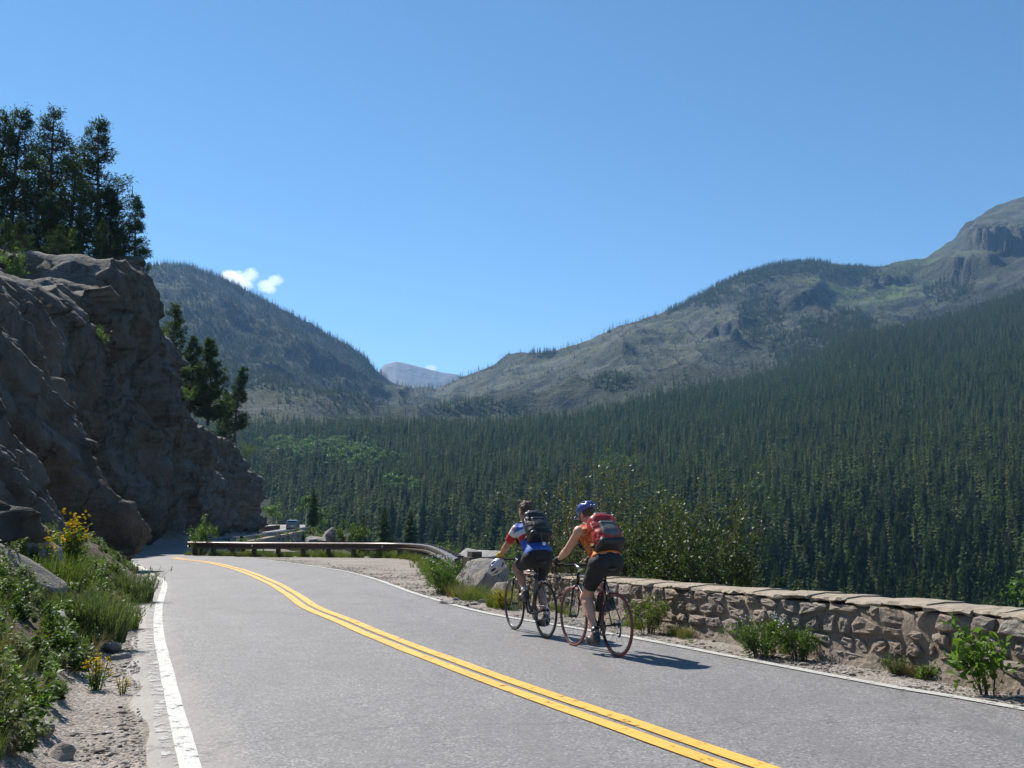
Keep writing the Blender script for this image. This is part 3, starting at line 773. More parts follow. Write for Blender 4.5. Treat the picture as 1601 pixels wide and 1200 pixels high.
def scatter(name, pts, rz, sc, idx, protos, tilt=None, label=None, kind='stuff'):
    me = bpy.data.meshes.new(name)
    pts = np.asarray(pts, np.float32)
    me.vertices.add(len(pts)); me.vertices.foreach_set('co', pts.ravel())
    for nm, ty, arr in (('rot', 'FLOAT_VECTOR', np.stack([np.zeros(len(pts)) if tilt is None else tilt, np.zeros(len(pts)), rz], 1)), ('sc', 'FLOAT_VECTOR', sc)):
        at_ = me.attributes.new(nm, ty, 'POINT'); at_.data.foreach_set('vector', np.asarray(arr, np.float32).ravel())
    ai = me.attributes.new('pick', 'INT', 'POINT'); ai.data.foreach_set('value', np.asarray(idx, np.int32))
    o = obj(name, me)
    ng = bpy.data.node_groups.new(name + '_scatter', 'GeometryNodeTree')
    ng.interface.new_socket('Geometry', in_out='INPUT', socket_type='NodeSocketGeometry')
    ng.interface.new_socket('Geometry', in_out='OUTPUT', socket_type='NodeSocketGeometry')
    N, L = ng.nodes, ng.links
    gi, go = N.new('NodeGroupInput'), N.new('NodeGroupOutput')
    ip = N.new('GeometryNodeInstanceOnPoints'); jn = N.new('GeometryNodeJoinGeometry')
    for p in reversed(protos):
        oi = N.new('GeometryNodeObjectInfo'); oi.inputs['Object'].default_value = p; oi.inputs['As Instance'].default_value = True
        L.new(oi.outputs['Geometry'], jn.inputs[0])
    def na_(nm, ty):
        a = N.new('GeometryNodeInputNamedAttribute'); a.data_type = ty; a.inputs['Name'].default_value = nm; return a.outputs['Attribute']
    ip.inputs['Pick Instance'].default_value = True
    L.new(gi.outputs[0], ip.inputs['Points']); L.new(jn.outputs[0], ip.inputs['Instance'])
    L.new(na_('pick', 'INT'), ip.inputs['Instance Index']); L.new(na_('sc', 'FLOAT_VECTOR'), ip.inputs['Scale'])
    er = N.new('FunctionNodeEulerToRotation'); L.new(na_('rot', 'FLOAT_VECTOR'), er.inputs[0]); L.new(er.outputs[0], ip.inputs['Rotation'])
    L.new(ip.outputs[0], go.inputs[0])
    md = o.modifiers.new('scatter', 'NODES'); md.node_group = ng
    return tag(o, label, kind=kind)

# ------------------------------------------------------------------ the forest
R = np.random.RandomState(11)
def sample_wedge(n, a0, a1, y0, y1):
    Y = np.sqrt(R.uniform(y0 * y0, y1 * y1, n)); a = R.uniform(a0, a1, n)
    return a, Y
a, Y = sample_wedge(200000, -0.40, 0.64, 150, 3600)
z, q1, q2 = terrain(a, Y)
X = a * Y
W = Y * CP + (z - CAM_Z) * SP
u, v = CX + F_PX * X / W, CY - F_PX * (-Y * SP + (z - CAM_Z) * CP) / W
yf = np.interp(a, Fd_a, Fd); yr = np.interp(a, Rd_a, Rd)
n1 = fbm(X / 70, Y / 70, seed=171); n2 = fbm(X / 220, Y / 220, seed=173)
def blob(u, v, cu, cv, ru, rv): return np.exp(-(((u - cu) / ru) ** 2 + ((v - cv) / rv) ** 2) * 1.5)
up = Y > yf
dens = np.where(up, 0.03 + 0.14 * np.clip(n1 + 0.1, 0, 1), 0.92)
pat = np.zeros_like(u)
for cu, cv, ru, rv in ((1190, 495, 42, 50), (1100, 455, 60, 28), (1170, 430, 50, 24), (1310, 515, 75, 34), (1240, 545, 50, 26), (1480, 455, 48, 20), (1250, 420, 60, 14), (1330, 430, 50, 18), (855, 545, 16, 7), (1060, 470, 30, 14), (760, 640, 90, 16), (960, 600, 40, 16)):
    pat = np.maximum(pat, blob(u, v, cu, cv, ru, rv))
dens = np.where(up, np.maximum(dens, np.clip(pat * 2.2 - 0.35, 0, 0.95)), dens)
lm = sstep(620, 560, u)
dens = np.where(up, np.maximum(dens, lm * np.clip(0.72 + 1.0 * n1 + 0.5 * n2, 0.08, 1.0) * sstep(0.05, 0.28, q2)), dens)
soft = np.clip((Y - yf * (1 + 0.05 * n1)) / 130, 0, 1)          # the timber line is ragged
dens = np.maximum(dens, np.where(up, (1 - soft) * 0.8, 0))
dens = np.where(up & (u > 1440) & (v < 432), 0.0, dens)
aspen_w = np.zeros_like(u)
for cu, cv, ru, rv in ((500, 715, 80, 20), (560, 735, 70, 16), (440, 712, 40, 22), (960, 742, 40, 10), (630, 780, 40, 14), (1190, 790, 22, 12)):
    aspen_w = np.maximum(aspen_w, blob(u, v, cu, cv, ru, rv))
keepd = np.where(Y < 330, 0.55, np.where(~up, 0.50, 0.55))
area_total = (0.64 + 0.40) / 2 * (3600 ** 2 - 150 ** 2)
keep = R.uniform(0, 1, len(a)) < dens * np.where(up, 0.9, 1.0)
# keep the near wood open enough to read single trees
hgt = np.where(up, R.uniform(8, 16, len(a)), (9 + 15 * R.beta(2.2, 2.0, len(a))) * (1 + 0.16 * n2 + 0.12 * n1))
hgt = np.where(up & (pat < 0.3), hgt * 0.85, hgt)
below_cliff = (u < 425) & (Y < 700)
keep &= ~below_cliff & (u > 200)
is_asp = (aspen_w + 0.55 * n1 > 0.36) & (aspen_w > 0.12) & keep & (R.uniform(0, 1, len(a)) < np.where(u < 640, 0.62, 0.25) * np.clip(aspen_w * 1.6, 0.3, 1))
keep_s = keep & ~is_asp
ia = np.where(is_asp)[0]
isp = np.where(keep_s)[0]
# which spruces show largest and are not hidden behind wall, rider bush or cliff
tops_v = CY - F_PX * (-Y * SP + (z + hgt - CAM_Z) * CP) / (Y * CP + (z + hgt - CAM_Z) * SP)
rimv = np.interp(u, [420, 720, 800, 960, 1200, 1601], [828, 838, 830, 800, 905, 940])
seen = (tops_v < rimv - 12) & (u > 430) & (u < 1600)
size = np.where(seen, hgt / Y, 0)
order = isp[np.argsort(-size[isp])]
near_ids, far_ids = order[:300], order[300:]
far_ids = far_ids[(Y[far_ids] > 170) | seen[far_ids]]
wid = R.uniform(0.75, 1.55, len(a))
pts = np.stack([X, Y, z - 0.3], 1)
sel = far_ids[~up[far_ids]]; selu = far_ids[up[far_ids]]
scatter('spruce_forest', pts[sel], R.uniform(0, 6.28, len(sel)), np.stack([hgt[sel] * wid[sel], hgt[sel] * wid[sel], hgt[sel]], 1), R.randint(0, 4, len(sel)), FAR_SPRUCE, label='dense dark spruce forest filling the valley and lower slopes')
burn = (R.uniform(0, 1, len(selu)) < np.where((u[selu] < 600), 0.14, np.where((u[selu] < 1050), 0.5, 0.15))) & (pat[selu] < 0.35) & ((u[selu] > 420))
s1, s2 = selu[~burn], selu[burn]
scatter('upper_slope_spruces', pts[s1], R.uniform(0, 6.28, len(s1)), np.stack([hgt[s1] * wid[s1] * 1.05, hgt[s1] * wid[s1] * 1.05, hgt[s1]], 1), R.randint(0, 4, len(s1)), FAR_SPRUCE, label='scattered spruces on the high rocky slopes')
# burnt snags, more of them along the skyline, and fallen pale logs on the burn
aa = R.uniform(-0.34, 0.20, 1500); ysn = np.interp(aa, Rd_a, Rd) * R.uniform(0.985, 1.0, 1500)
zsn, _, _ = terrain(aa, ysn)
usn = CX + F_PX * aa
ks = R.uniform(0, 1, 1500) < np.where(usn < 600, 0.85, np.where(usn < 760, .4, np.where(usn < 1060, 0.30, 0.6)))
psn = np.stack([aa * ysn, ysn, zsn - 0.3], 1)[ks]; hsn = R.uniform(8, 20, ks.sum())
allp = np.concatenate([pts[s2], psn]); hh = np.concatenate([hgt[s2] * 1.1, hsn])
scatter('burnt_snags', allp, R.uniform(0, 6.28, len(allp)), np.stack([hh * 1.5, hh * 1.5, hh], 1), R.randint(0, 3, len(allp)), SNAG, tilt=R.normal(0, 0.06, len(allp)), label='bare grey burnt trunks on the slopes and along the ridge')
nlog = 5200
al = R.uniform(-0.30, 0.34, nlog); yl = np.interp(al, Fd_a, Fd); yr_ = np.interp(al, Rd_a, Rd); Yl_ = yl + (yr_ - yl) * R.uniform(0.02, 0.8, nlog)
zl, _, _ = terrain(al, Yl_)
kl = fbm(al * Yl_ / 150, Yl_ / 150, seed=181) > -0.12
pl_ = np.stack([al * Yl_, Yl_, zl + 0.5], 1)[kl]; hl = R.uniform(5, 13, kl.sum())
scatter('fallen_logs', pl_, R.uniform(0, 6.28, len(pl_)), np.stack([hl * 2.2, hl * 2.2, hl], 1), R.randint(0, 3, len(pl_)), SNAG, tilt=R.uniform(1.0, 1.4, len(pl_)), label='pale fallen trunks strewn over the burnt slope')
# ridge-line spruces
aa = R.uniform(-0.40, 0.33, 3600); uu_ = CX + F_PX * aa
pr = np.where(uu_ < 600, 0.42, np.where(uu_ < 690, 0.10, np.where(uu_ < 830, 0.10, np.where(uu_ < 870, 0.8, np.where(uu_ < 1045, 0.06, 0.95)))))
kk = R.uniform(0, 1, 3600) < pr
aa = aa[kk]; yy = np.interp(aa, Rd_a, Rd) * R.uniform(0.975, 1.003, len(aa)); zz, _, _ = terrain(aa, yy)
hh = R.uniform(8, 20, len(aa))
scatter('ridge_spruces', np.stack([aa * yy, yy, zz - 0.3], 1), R.uniform(0, 6.28, len(aa)), np.stack([hh * 1.0, hh * 1.0, hh], 1), R.randint(0, 4, len(aa)), FAR_SPRUCE, label='thin row of spruces standing along the skyline ridges')

# the 300 largest spruces, each a tree of its own
NEAR_CROWN = []
for i, (rr, dr, rg) in enumerate([(0.14, 0.55, .25), (0.165, 0.45, .3), (0.12, 0.6, .35), (0.15, 0.5, .4), (0.135, 0.4, .3)]):
    m_ = spruce_mesh('crown', 400 + i, 26, 7, r=rr, droop=dr, segs=2, ragged=rg, trunk=False, bare=0.06); m_.materials.append(M['spruce']); NEAR_CROWN.append(m_)
tm = trunk_mesh('trunk'); tm.materials.append(M['bark'])
for k_, i in enumerate(near_ids):
    o = thing('spruce_tree', 'dark green spruce among the nearest trees of the forest across the valley', 'tree', pts[i], R.uniform(0, 6.28), 'spruces nearest across the valley')
    o.scale = (hgt[i] * wid[i], hgt[i] * wid[i], hgt[i])
    obj('trunk', tm, None, o); obj('crown', NEAR_CROWN[k_ % 5], None, o)
print('TREES', len(sel), len(s1), len(s2), 'aspens', len(ia), 'nearest', Y[near_ids].min(), Y[near_ids].max())

# ------------------------------------------------------------------ leafy crowns
def leaf_cloud(name, centres, radii, n, size, seed, mat_n=1, flat=0.0, up=0.3, clump=0):
    # leaf-sized bent quads spread through lobes
    rg = np.random.RandomState(seed)
    centres = np.asarray(centres, float); radii = np.asarray(radii, float)
    vol = radii.prod(1); pick = rg.choice(len(centres), n, p=vol / vol.sum())
    d = rg.normal(size=(n, 3)); d /= np.linalg.norm(d, axis=1)[:, None]
    rad = rg.uniform(0, 1, n) ** 0.42
    pos = centres[pick] + d * rad[:, None] * radii[pick]
    if clump:
        cc = pos[rg.randint(0, n, max(1, n // clump))]
        pos = cc[rg.randint(0, len(cc), n)] + rg.normal(size=(n, 3)) * size * 1.6
    nr = d * 0.6 + rg.normal(size=(n, 3)) * 0.7 + np.array((0, 0, up)); nr /= np.linalg.norm(nr, axis=1)[:, None]
    tt = np.cross(nr, rg.normal(size=(n, 3))); tt /= np.linalg.norm(tt, axis=1)[:, None]; bb = np.cross(nr, tt)
    s = size * rg.uniform(0.6, 1.35, n)[:, None]
    a0, a1, a2, a3 = pos - tt * s, pos + bb * s * 0.52 - nr * s * 0.18, pos + tt * s - nr * s * 0.12, pos - bb * s * 0.52 - nr * s * 0.18
    v_ = np.stack([a0, a1, a2, a3], 1).reshape(-1, 3)
    return mesh_np(name, v_, np.arange(n * 4).reshape(-1, 4)), pos
def aspen_crown(seed):
    rg = random.Random(seed)
    cs, rs = [], []
    for _ in range(9):
        z = rg.uniform(0.35, 0.9); w = 0.22 * (1 - abs(z - 0.55) * 1.3)
        cs.append((rg.uniform(-w, w), rg.uniform(-w, w), z)); rr = rg.uniform(0.08, 0.15); rs.append((rr, rr, rr * 0.9))
    return leaf_cloud('crown', cs, rs, 760, 0.030, seed)[0]
M['aspen_bark'] = plain('aspen_bark', (0.45, 0.43, 0.36), 0.8, var=0.2, scale=6)
AC = [aspen_crown(500 + i) for i in range(4)]
for m_ in AC: m_.materials.append(M['aspen'])
atm = trunk_mesh('trunk', 0.016, 0.004, 0.8); atm.materials.append(M['aspen_bark'])
R2 = np.random.RandomState(77)
ia = R2.permutation(ia)
scr = ia[290:]
ia = ia[:290]
APROT = []
for c_ in range(4):
    pm = aspen_crown(500 + c_); APROT.append(proto('far_aspen', pm, [M['aspen']]))
hs = R2.uniform(11, 19, len(scr))
scatter('aspen_grove', pts[scr], R2.uniform(0, 6.28, len(scr)), np.stack([hs * 1.3, hs * 1.3, hs], 1), R2.randint(0, 4, len(scr)), APROT, label='broad pale green aspen grove amid the dark spruces')
for k_, i in enumerate(ia):
    h = R2.uniform(11, 19)
    o = thing('aspen_tree', 'bright green aspen in the pale groves within the dark forest', 'tree', pts[i], R2.uniform(0, 6.28), 'aspens among the spruces')
    o.scale = (h * 1.35, h * 1.35, h)
    obj('trunk', atm, None, o); obj('crown', AC[k_ % 4], None, o)

# ------------------------------------------------------------------ haze over the valley
hz = NT('valley_haze'); hz.n.remove(hz.b)
pv = hz.n.new('ShaderNodeVolumePrincipled')
pv.inputs['Color'].default_value = (0.28, 0.56, 1.0, 1); pv.inputs['Density'].default_value = 5.4e-5; pv.inputs['Anisotropy'].default_value = 0.25
hz.l.new(pv.outputs[0], hz.out.inputs['Volume'])
hb = MB().box((0, 3900, 680), (17000, 9600, 1450))
ho = hb.build('haze', hz.mat); tag(ho, 'thin blue haze filling the valley air', kind='stuff')
# ------------------------------------------------------------------ clouds (beyond and above the haze)
ct = NT('cloud_vapour'); ct.n.remove(ct.b)
cp = ct.coord('Object'); cn = ct.math('MULTIPLY', ct.math('SUBTRACT', ct.noise(cp, 2.9, 7, 0.62), 0.33), 2.6)
grd = ct.n.new('ShaderNodeVectorMath'); grd.operation = 'LENGTH'; ct.l.new(cp, grd.inputs[0])
dens = ct.math('MULTIPLY', ct.ramp(ct.math('SUBTRACT', ct.math('ADD', cn, 0.62), grd.outputs['Value']), [(0.12, 0.0), (0.40, 1.0)]), 0.008)
pvc = ct.n.new('ShaderNodeVolumePrincipled'); pvc.inputs['Color'].default_value = (1, 1, 1, 1); pvc.inputs['Anisotropy'].default_value = 0.75
ct.l.new(dens, pvc.inputs['Density']); ct.l.new(pvc.outputs[0], ct.out.inputs['Volume'])
M['cloud'] = ct.mat
def cloud(name, lobes, Y, label):
    root = thing(name, label, 'cloud', at(lobes[0][0], lobes[0][1], Y))
    for (u, v, ru, rv) in lobes:
        bm = bmesh.new(); bmesh.ops.create_icosphere(bm, subdivisions=3, radius=1.0)
        me_ = bpy.data.meshes.new('puff'); bm.to_mesh(me_); bm.free(); smooth(me_)
        p_ = at(u, v, Y) - np.array(root.location); sx = ru * Y / F_PX
        obj('puff', me_, M['cloud'], root, loc=p_, scale=(sx, sx * 0.8, rv * Y / F_PX))
cloud('cloud', [(368, 438, 26, 17), (393, 429, 13, 13), (358, 431, 15, 11), (384, 446, 14, 10)], 9400, 'small white cloud just above the left ridge')
cloud('cloud', [(417, 447, 16, 12), (431, 438, 14, 10), (424, 453, 10, 8)], 9500, 'smaller white cloud right of the first over the ridge')
cloud('cloud', [(674, 575, 12, 6)], 9600, 'tiny white cloud scrap over the distant peak')

# ------------------------------------------------------------------ rocks
def rock_mesh(name, seed, dims=(1, 1, 1), planes=11, sub=3, rough=0.09, flat_bottom=True):
    rg = np.random.RandomState(seed)
    bm = bmesh.new(); bmesh.ops.create_icosphere(bm, subdivisions=sub, radius=1.0)
    v = np.array([x.co for x in bm.verts])
    for _ in range(planes):
        n = rg.normal(size=3); n /= np.linalg.norm(n); d = rg.uniform(0.42, 0.80)
        k = v @ n - d
        v = v - np.clip(k, 0, None)[:, None] * n * 0.99
    v = v * (1 + rough * fbm(v[:, 0] * 2.5 + seed, v[:, 1] * 2.5, v[:, 2] * 2.5, seed=seed % 50, octaves=4))[:, None]
    v = v * np.array(dims) / 2 / 0.68
    if flat_bottom: v[:, 2] -= v[:, 2].min() * 0.72
    for x, c in zip(bm.verts, v): x.co = c
    me = bpy.data.meshes.new(name); bm.to_mesh(me); bm.free()
    return me
def place_rock(name, u, v, dims, seed, label, cat='boulder', group=None, sub=3, mat='boulder', dz=0.0, rz=None, planes=11):
    x, y = gp(u, v)
    me = rock_mesh(name, seed, dims, sub=sub, planes=planes)
    if sub >= 4: smooth(me)
    o = obj(name, me, M[mat], loc=(x, y, float(near_z(x, y)) + dz - 0.04), rot=(0, 0, (seed * 1.7) % 6.28 if rz is None else rz))
    return tag(o, label, cat, group)
place_rock('boulder', 757, 926, (0.98, 0.8, 0.62), 24, 'large grey boulder with a flat shaded face beyond the end of the wall', sub=4, rz=0.9, planes=7)
place_rock('boulder', 727, 915, (0.62, 0.6, 0.52), 22, 'pale boulder leaning on the left of the large grey one', sub=4)
place_rock('boulder', 742, 903, (1.5, 0.9, 0.85), 29, 'light coloured boulder partly behind the large grey boulder', sub=4)
place_rock('boulder', 786, 934, (0.55, 0.4, 0.30), 26, 'low tan rock between the large boulder and the wall end', sub=4)
stone_spots = [(700, 945, .20), (712, 938, .12), (747, 930, .22), (742, 945, .13), (758, 942, .16), (728, 948, .10), (765, 950, .09), (690, 942, .10), (770, 940, .12), (735, 934, .1)]
for i, (u, v, s) in enumerate(stone_spots):
    place_rock('verge_stone', u, v, (s * 1.4, s, s * 0.75), 40 + i, 'loose pale stone on the gravel verge before the boulders', 'stone', 'stones on the right verge', sub=2)
bank_spots = [(80, 975, .30, .12), (100, 1000, .26, .11), (72, 928, .22, .13), (62, 934, .10, .06), (136, 1000, .12, .08), (142, 1010, .14, .06), (138, 985, .10, .1), (172, 1022, .24, .12), (188, 1030, .16, .09), (110, 985, .12, .1), (92, 1190, .15, .1), (65, 1150, .10, .1), (128, 1022, .12, .07), (90, 945, .12, .07), (150, 1005, .1, .07)]
def bank_pt(u, v):                              # a point on the bank surface along the line of sight
    d = ray(u, v); best = None
    Y = np.linspace(4.5, 36, 800); x = d[0] / d[1] * Y; z = CAM_Z + d[2] / d[1] * Y
    g = near_z(x, Y)
    i = np.argmax(z < g) if (z < g).any() else 300
    return float(x[i]), float(Y[i]), float(g[i])
for i, (u, v, w, h) in enumerate(bank_spots):
    p_ = bank_pt(u, v)
    me = rock_mesh('bank_stone', 60 + i, (w * 1.3, w, h * 1.2), sub=2)
    tag(obj('bank_stone', me, M['boulder'], loc=(p_[0], p_[1], p_[2] - 0.02), rot=(0.1, 0.1, i * 1.3)), 'brownish grey stone lying on the weedy left bank', 'stone', 'stones on the left bank')
# slabs at the foot of the cliff, catching the sun
for (u, v, dims, sd, rr, lab) in ((12, 905, (1.1, 0.8, 0.7), 81, 0.5, 'tilted pale slab at the cliff foot at the left picture edge'), (58, 880, (1.1, 0.8, 0.8), 83, 0.7, 'grey slab behind the yellow flowers at the cliff foot')):
    p_ = bank_pt(u, v)
    me = smooth(rock_mesh('rock_slab', sd, dims, planes=8, sub=4))
    tag(obj('rock_slab', me, M['boulder'], loc=(p_[0] - 0.45, p_[1] + 0.3, p_[2] - 0.35), rot=(0.0, 0.55, rr)), lab, 'rock')

# gravel and clods
PEB = [proto('pebble', rock_mesh('pebble', 90 + i, (1, 0.8, 0.6), sub=1), [plain('pebble_stone_%d' % i, c_, 0.9, var=0.25, scale=3)]) for i, c_ in enumerate([(0.27, 0.24, 0.21), (0.20, 0.17, 0.145), (0.33, 0.31, 0.29), (0.12, 0.10, 0.09)])]
rg = np.random.RandomState(5)
n = 60000
gy_ = rg.uniform(6, 46, n) ** 1.0; lx = np.interp(gy_, LEFT[:, 1], LEFT[:, 0]); rx_ = np.interp(gy_, RIGHT[:, 1], RIGHT[:, 0])
side = rg.uniform(0, 1, n) < 0.62
gx_ = np.where(side, rx_ + 0.08 + np.abs(rg.normal(0, 0.9, n)), lx - 0.25 - np.abs(rg.normal(0, 0.55, n)))
sr_, sl_ = seg_dist(gx_, gy_, RIM)[0], seg_dist(gx_, gy_, TOE)[0]
ok = (sr_ < -0.15) & (sl_ > -0.5) & (rg.uniform(0, 1, n) < np.where(side, 0.8, 0.12 + 0.6 * sstep(1.0, 0.2, sl_))) & (rg.uniform(0, 1, n) < np.clip(14 / gy_, 0.25, 1))
ok &= (fbm(gx_ * 1.2, gy_ * 1.2, seed=201) > -0.25)
gx_, gy_ = gx_[ok], gy_[ok]
sz = np.clip(rg.lognormal(-4.15, 0.45, len(gx_)), 0.006, 0.06)
gz_ = np.where((gx_ > np.interp(gy_, LEFT[:, 1], LEFT[:, 0]) - 0.4) & (gx_ < np.interp(gy_, RIGHT[:, 1], RIGHT[:, 0]) + .15), road_z(gx_, gy_), near_z(gx_, gy_))
scatter('gravel', np.stack([gx_, gy_, gz_], 1), rg.uniform(0, 6.28, len(gx_)), np.stack([sz * rg.uniform(1, 1.7, len(sz)), sz, sz * rg.uniform(.6, 1, len(sz))], 1), rg.choice(4, len(gx_), p=[.34, .3, .2, .16]), PEB, label='loose gravel and small stones along both road edges')

# ------------------------------------------------------------------ stone parapet wall on the right
M['mortar'] = rock_mat('wall_mortar', (0.33, 0.275, 0.215), (0.31, 0.245, 0.185), (0.22, 0.175, 0.135), 6.0, 0.8, 0.2)
M['wall_stone'] = rock_mat('wall_stone', (0.34, 0.295, 0.25), (0.32, 0.25, 0.19), (0.20, 0.165, 0.135), 5.0, 0.9, 0.25)
M['cap'] = rock_mat('wall_cap', (0.38, 0.32, 0.245), (0.36, 0.29, 0.215), (0.26, 0.215, 0.165), 4.0, 0.6, 0.2)
WP = catmull(np.array(WALL), 12)
wd_ = np.r_[0, np.cumsum(np.linalg.norm(np.diff(WP, axis=0), axis=1))]
WLEN = wd_[-1]
WT = np.gradient(WP, axis=0); WT /= np.linalg.norm(WT, axis=1)[:, None]
def wpt(s, n_, t_):                             # along, towards the road (+), up
    x, y = np.interp(s, wd_, WP[:, 0]), np.interp(s, wd_, WP[:, 1])
    a_, b_ = np.interp(s, wd_, WT[:, 0]), np.interp(s, wd_, WT[:, 1])
    nx, ny_ = -b_, a_                           # left of travel = towards the road
    return (float(x + nx * n_), float(y + ny_ * n_), float(zg(y)) + t_)
def wall_h(s): return float(np.interp(s, [0, 3, 9, 14, WLEN], [0.70, 0.68, 0.60, 0.52, 0.34]))
wall = thing('stone_wall', 'low mortared rubble stone parapet wall along the right road edge', 'wall', wpt(WLEN * 0.4, 0, 0))
wl_loc = np.array(wall.location)
def wloc(s, n_, t_): return np.array(wpt(s, n_, t_)) - wl_loc
ns, nt_ = int(WLEN / 0.05), 15
ss = np.linspace(0, WLEN, ns)
prof = [(0.06, -0.3), (0.05, 0.0), (0.02, .12), (0.0, .25), (-0.02, .4), (-0.02, .55), (-0.01, .7), (-0.01, .85), (-0.03, .97), (-0.25, 0.975), (-0.48, .97), (-0.5, .6), (-0.5, .2), (-0.5, -0.3), (-0.5, -2.5)]
mv = []
for s in ss:
    h = wall_h(s) - 0.05
    for j, (a_, b_) in enumerate(prof):
        z_ = b_ * h if b_ > 0 else b_
        nn = 0.028 * float(fbm(s * 5, z_ * 6, seed=211)) if j < 9 else 0
        mv.append(wloc(s, a_ + nn + (0.018 if j < 9 else -0.02), z_))
obj('mortar_core', smooth(mesh_np('mortar_core', mv, grid_quads(ns, len(prof)))), M['mortar'], wall)
rs = random.Random(4)
def stone_piece(poly, depth, seed):
    # irregular flat-faced stone: outline polygon in (s, t), pushed out of the wall
    r_ = random.Random(seed); c_ = np.mean(poly, axis=0); k = len(poly)
    v, f = [], []
    tilt_s, tilt_t = r_.uniform(-.09, .09), r_.uniform(-.09, .05)
    for ring, (sc_, dn_) in enumerate(((1.0, -0.06), (1.0, depth * 0.45), (0.80, depth), (0.42, depth * 1.08))):
        for p in poly:
            q = c_ + (p - c_) * sc_ * (r_.uniform(0.9, 1.05) if ring > 1 else 1)
            v.append(wloc(q[0], dn_ + (tilt_s * (q[0] - c_[0]) / 0.2 + tilt_t * (q[1] - c_[1]) / 0.1) * 0.25 * (ring > 0) + r_.uniform(-.010, .010) * (ring > 0), q[1]))
    v.append(wloc(c_[0], depth * 1.05 + r_.uniform(-.012, .012), c_[1]))
    for r0 in range(3):
        for j in range(k): f.append((r0 * k + j, r0 * k + (j + 1) % k, (r0 + 1) * k + (j + 1) % k, (r0 + 1) * k + j))
    for j in range(k): f.append((3 * k + j, 3 * k + (j + 1) % k, 4 * k))
    return v, f
nst = 0
rows = 4
edges_s = []
for r_ in range(rows):
    s = 0.02; row = []
    while s < WLEN - 0.15:
        w_ = rs.choice([0.16, 0.22, 0.28, 0.34, 0.42]) * (1 + 0.15 * rs.uniform(-1, 1)) * (0.85 if r_ in (0,) else 1.0)
        row.append((s, min(s + w_, WLEN))); s += w_
    edges_s.append(row)
def course(s, r_):                              # wavy course lines
    h = wall_h(s) - 0.045
    base = [0.0, 0.24, 0.49, 0.74, 1.0][r_] * h
    if 0 < r_ < 4: base += 0.05 * float(vnoise(s * 2.3, r_ * 7.7, seed=221)) + 0.025 * float(vnoise(s * 6.0, r_ * 3.3, seed=223))
    return base
for r_ in range(rows):
    for (s0, s1) in edges_s[r_]:
        g_ = 0.012
        t00, t01 = course(s0, r_) + g_, course(s1, r_) + g_
        t10, t11 = course(s0, r_ + 1) - g_, course(s1, r_ + 1) - g_
        sk = rs.uniform(-.045, .045); sm = (s0 + s1) / 2
        if s1 - s0 > 0.22 and rs.random() < 0.35:
            s1 -= rs.uniform(0.03, 0.09)
        poly = [(s0 + g_ + rs.uniform(0, .04), t00 + rs.uniform(0, .02)), (sm + rs.uniform(-.03, .03), (t00 + t01) / 2 + rs.uniform(-.012, .02)), (s1 - g_ - rs.uniform(0, .04), t01 + rs.uniform(0, .02)), (s1 - g_ + rs.uniform(-.02, 0), (t01 + t11) / 2),
                (s1 - g_ - rs.uniform(0.0, .05) + sk, t11 - rs.uniform(0, .025)), (sm + sk, (t10 + t11) / 2 - rs.uniform(-.012, .02)), (s0 + g_ + rs.uniform(0.0, .05) + sk, t10 - rs.uniform(0, .025)), (s0 + g_ + rs.uniform(0, .02), (t00 + t10) / 2)]
        v_, f_ = stone_piece(np.array(poly), rs.choice([0.020, 0.028, 0.036, 0.05]), nst)
        me = bpy.data.meshes.new('stone'); me.from_pydata([tuple(x) for x in v_], [], f_); me.update()
        obj('stone', me, M['wall_stone'], wall); nst += 1
s = 0.0; k = 0
while s < WLEN - 0.2:
    w_ = rs.uniform(0.22, 0.6); s1 = min(s + w_, WLEN)
    v_ = []; f_ = []
    nseg = 5; dz_ = rs.uniform(-.020, .016)
    for i in range(nseg + 1):
        q = s + 0.001 + (s1 - s - 0.002) * i / nseg; h = wall_h(q) + dz_
        fr_ = 0.012 + 0.045 * float(vnoise(q * 7, k * 3.1, seed=231)) + rs.uniform(-.02, .02); bk_ = -0.53 + 0.03 * float(vnoise(q * 5, 9, seed=233))
        for (a_, b_) in ((fr_ - 0.012, h - 0.05 + rs.uniform(-.02, .02)), (fr_, h - 0.03 + rs.uniform(-.012, .012)), (fr_ - 0.03, h - 0.006), (-0.25, h + 0.012), (bk_ + 0.02, h), (bk_, h - 0.08)):
            v_.append(wloc(q, a_, b_ + rs.uniform(-.004, .004)))
    for i in range(nseg):
        for j in range(6): f_.append((i * 6 + j, i * 6 + (j + 1) % 6, (i + 1) * 6 + (j + 1) % 6, (i + 1) * 6 + j))
    f_.append(tuple(range(5, -1, -1))); f_.append(tuple(nseg * 6 + j for j in range(6)))
    me = bpy.data.meshes.new('capstone'); me.from_pydata([tuple(x) for x in v_], [], f_); me.update()
    obj('capstone', me, M['cap'], wall); s = s1; k += 1
print('STONES', nst, k)

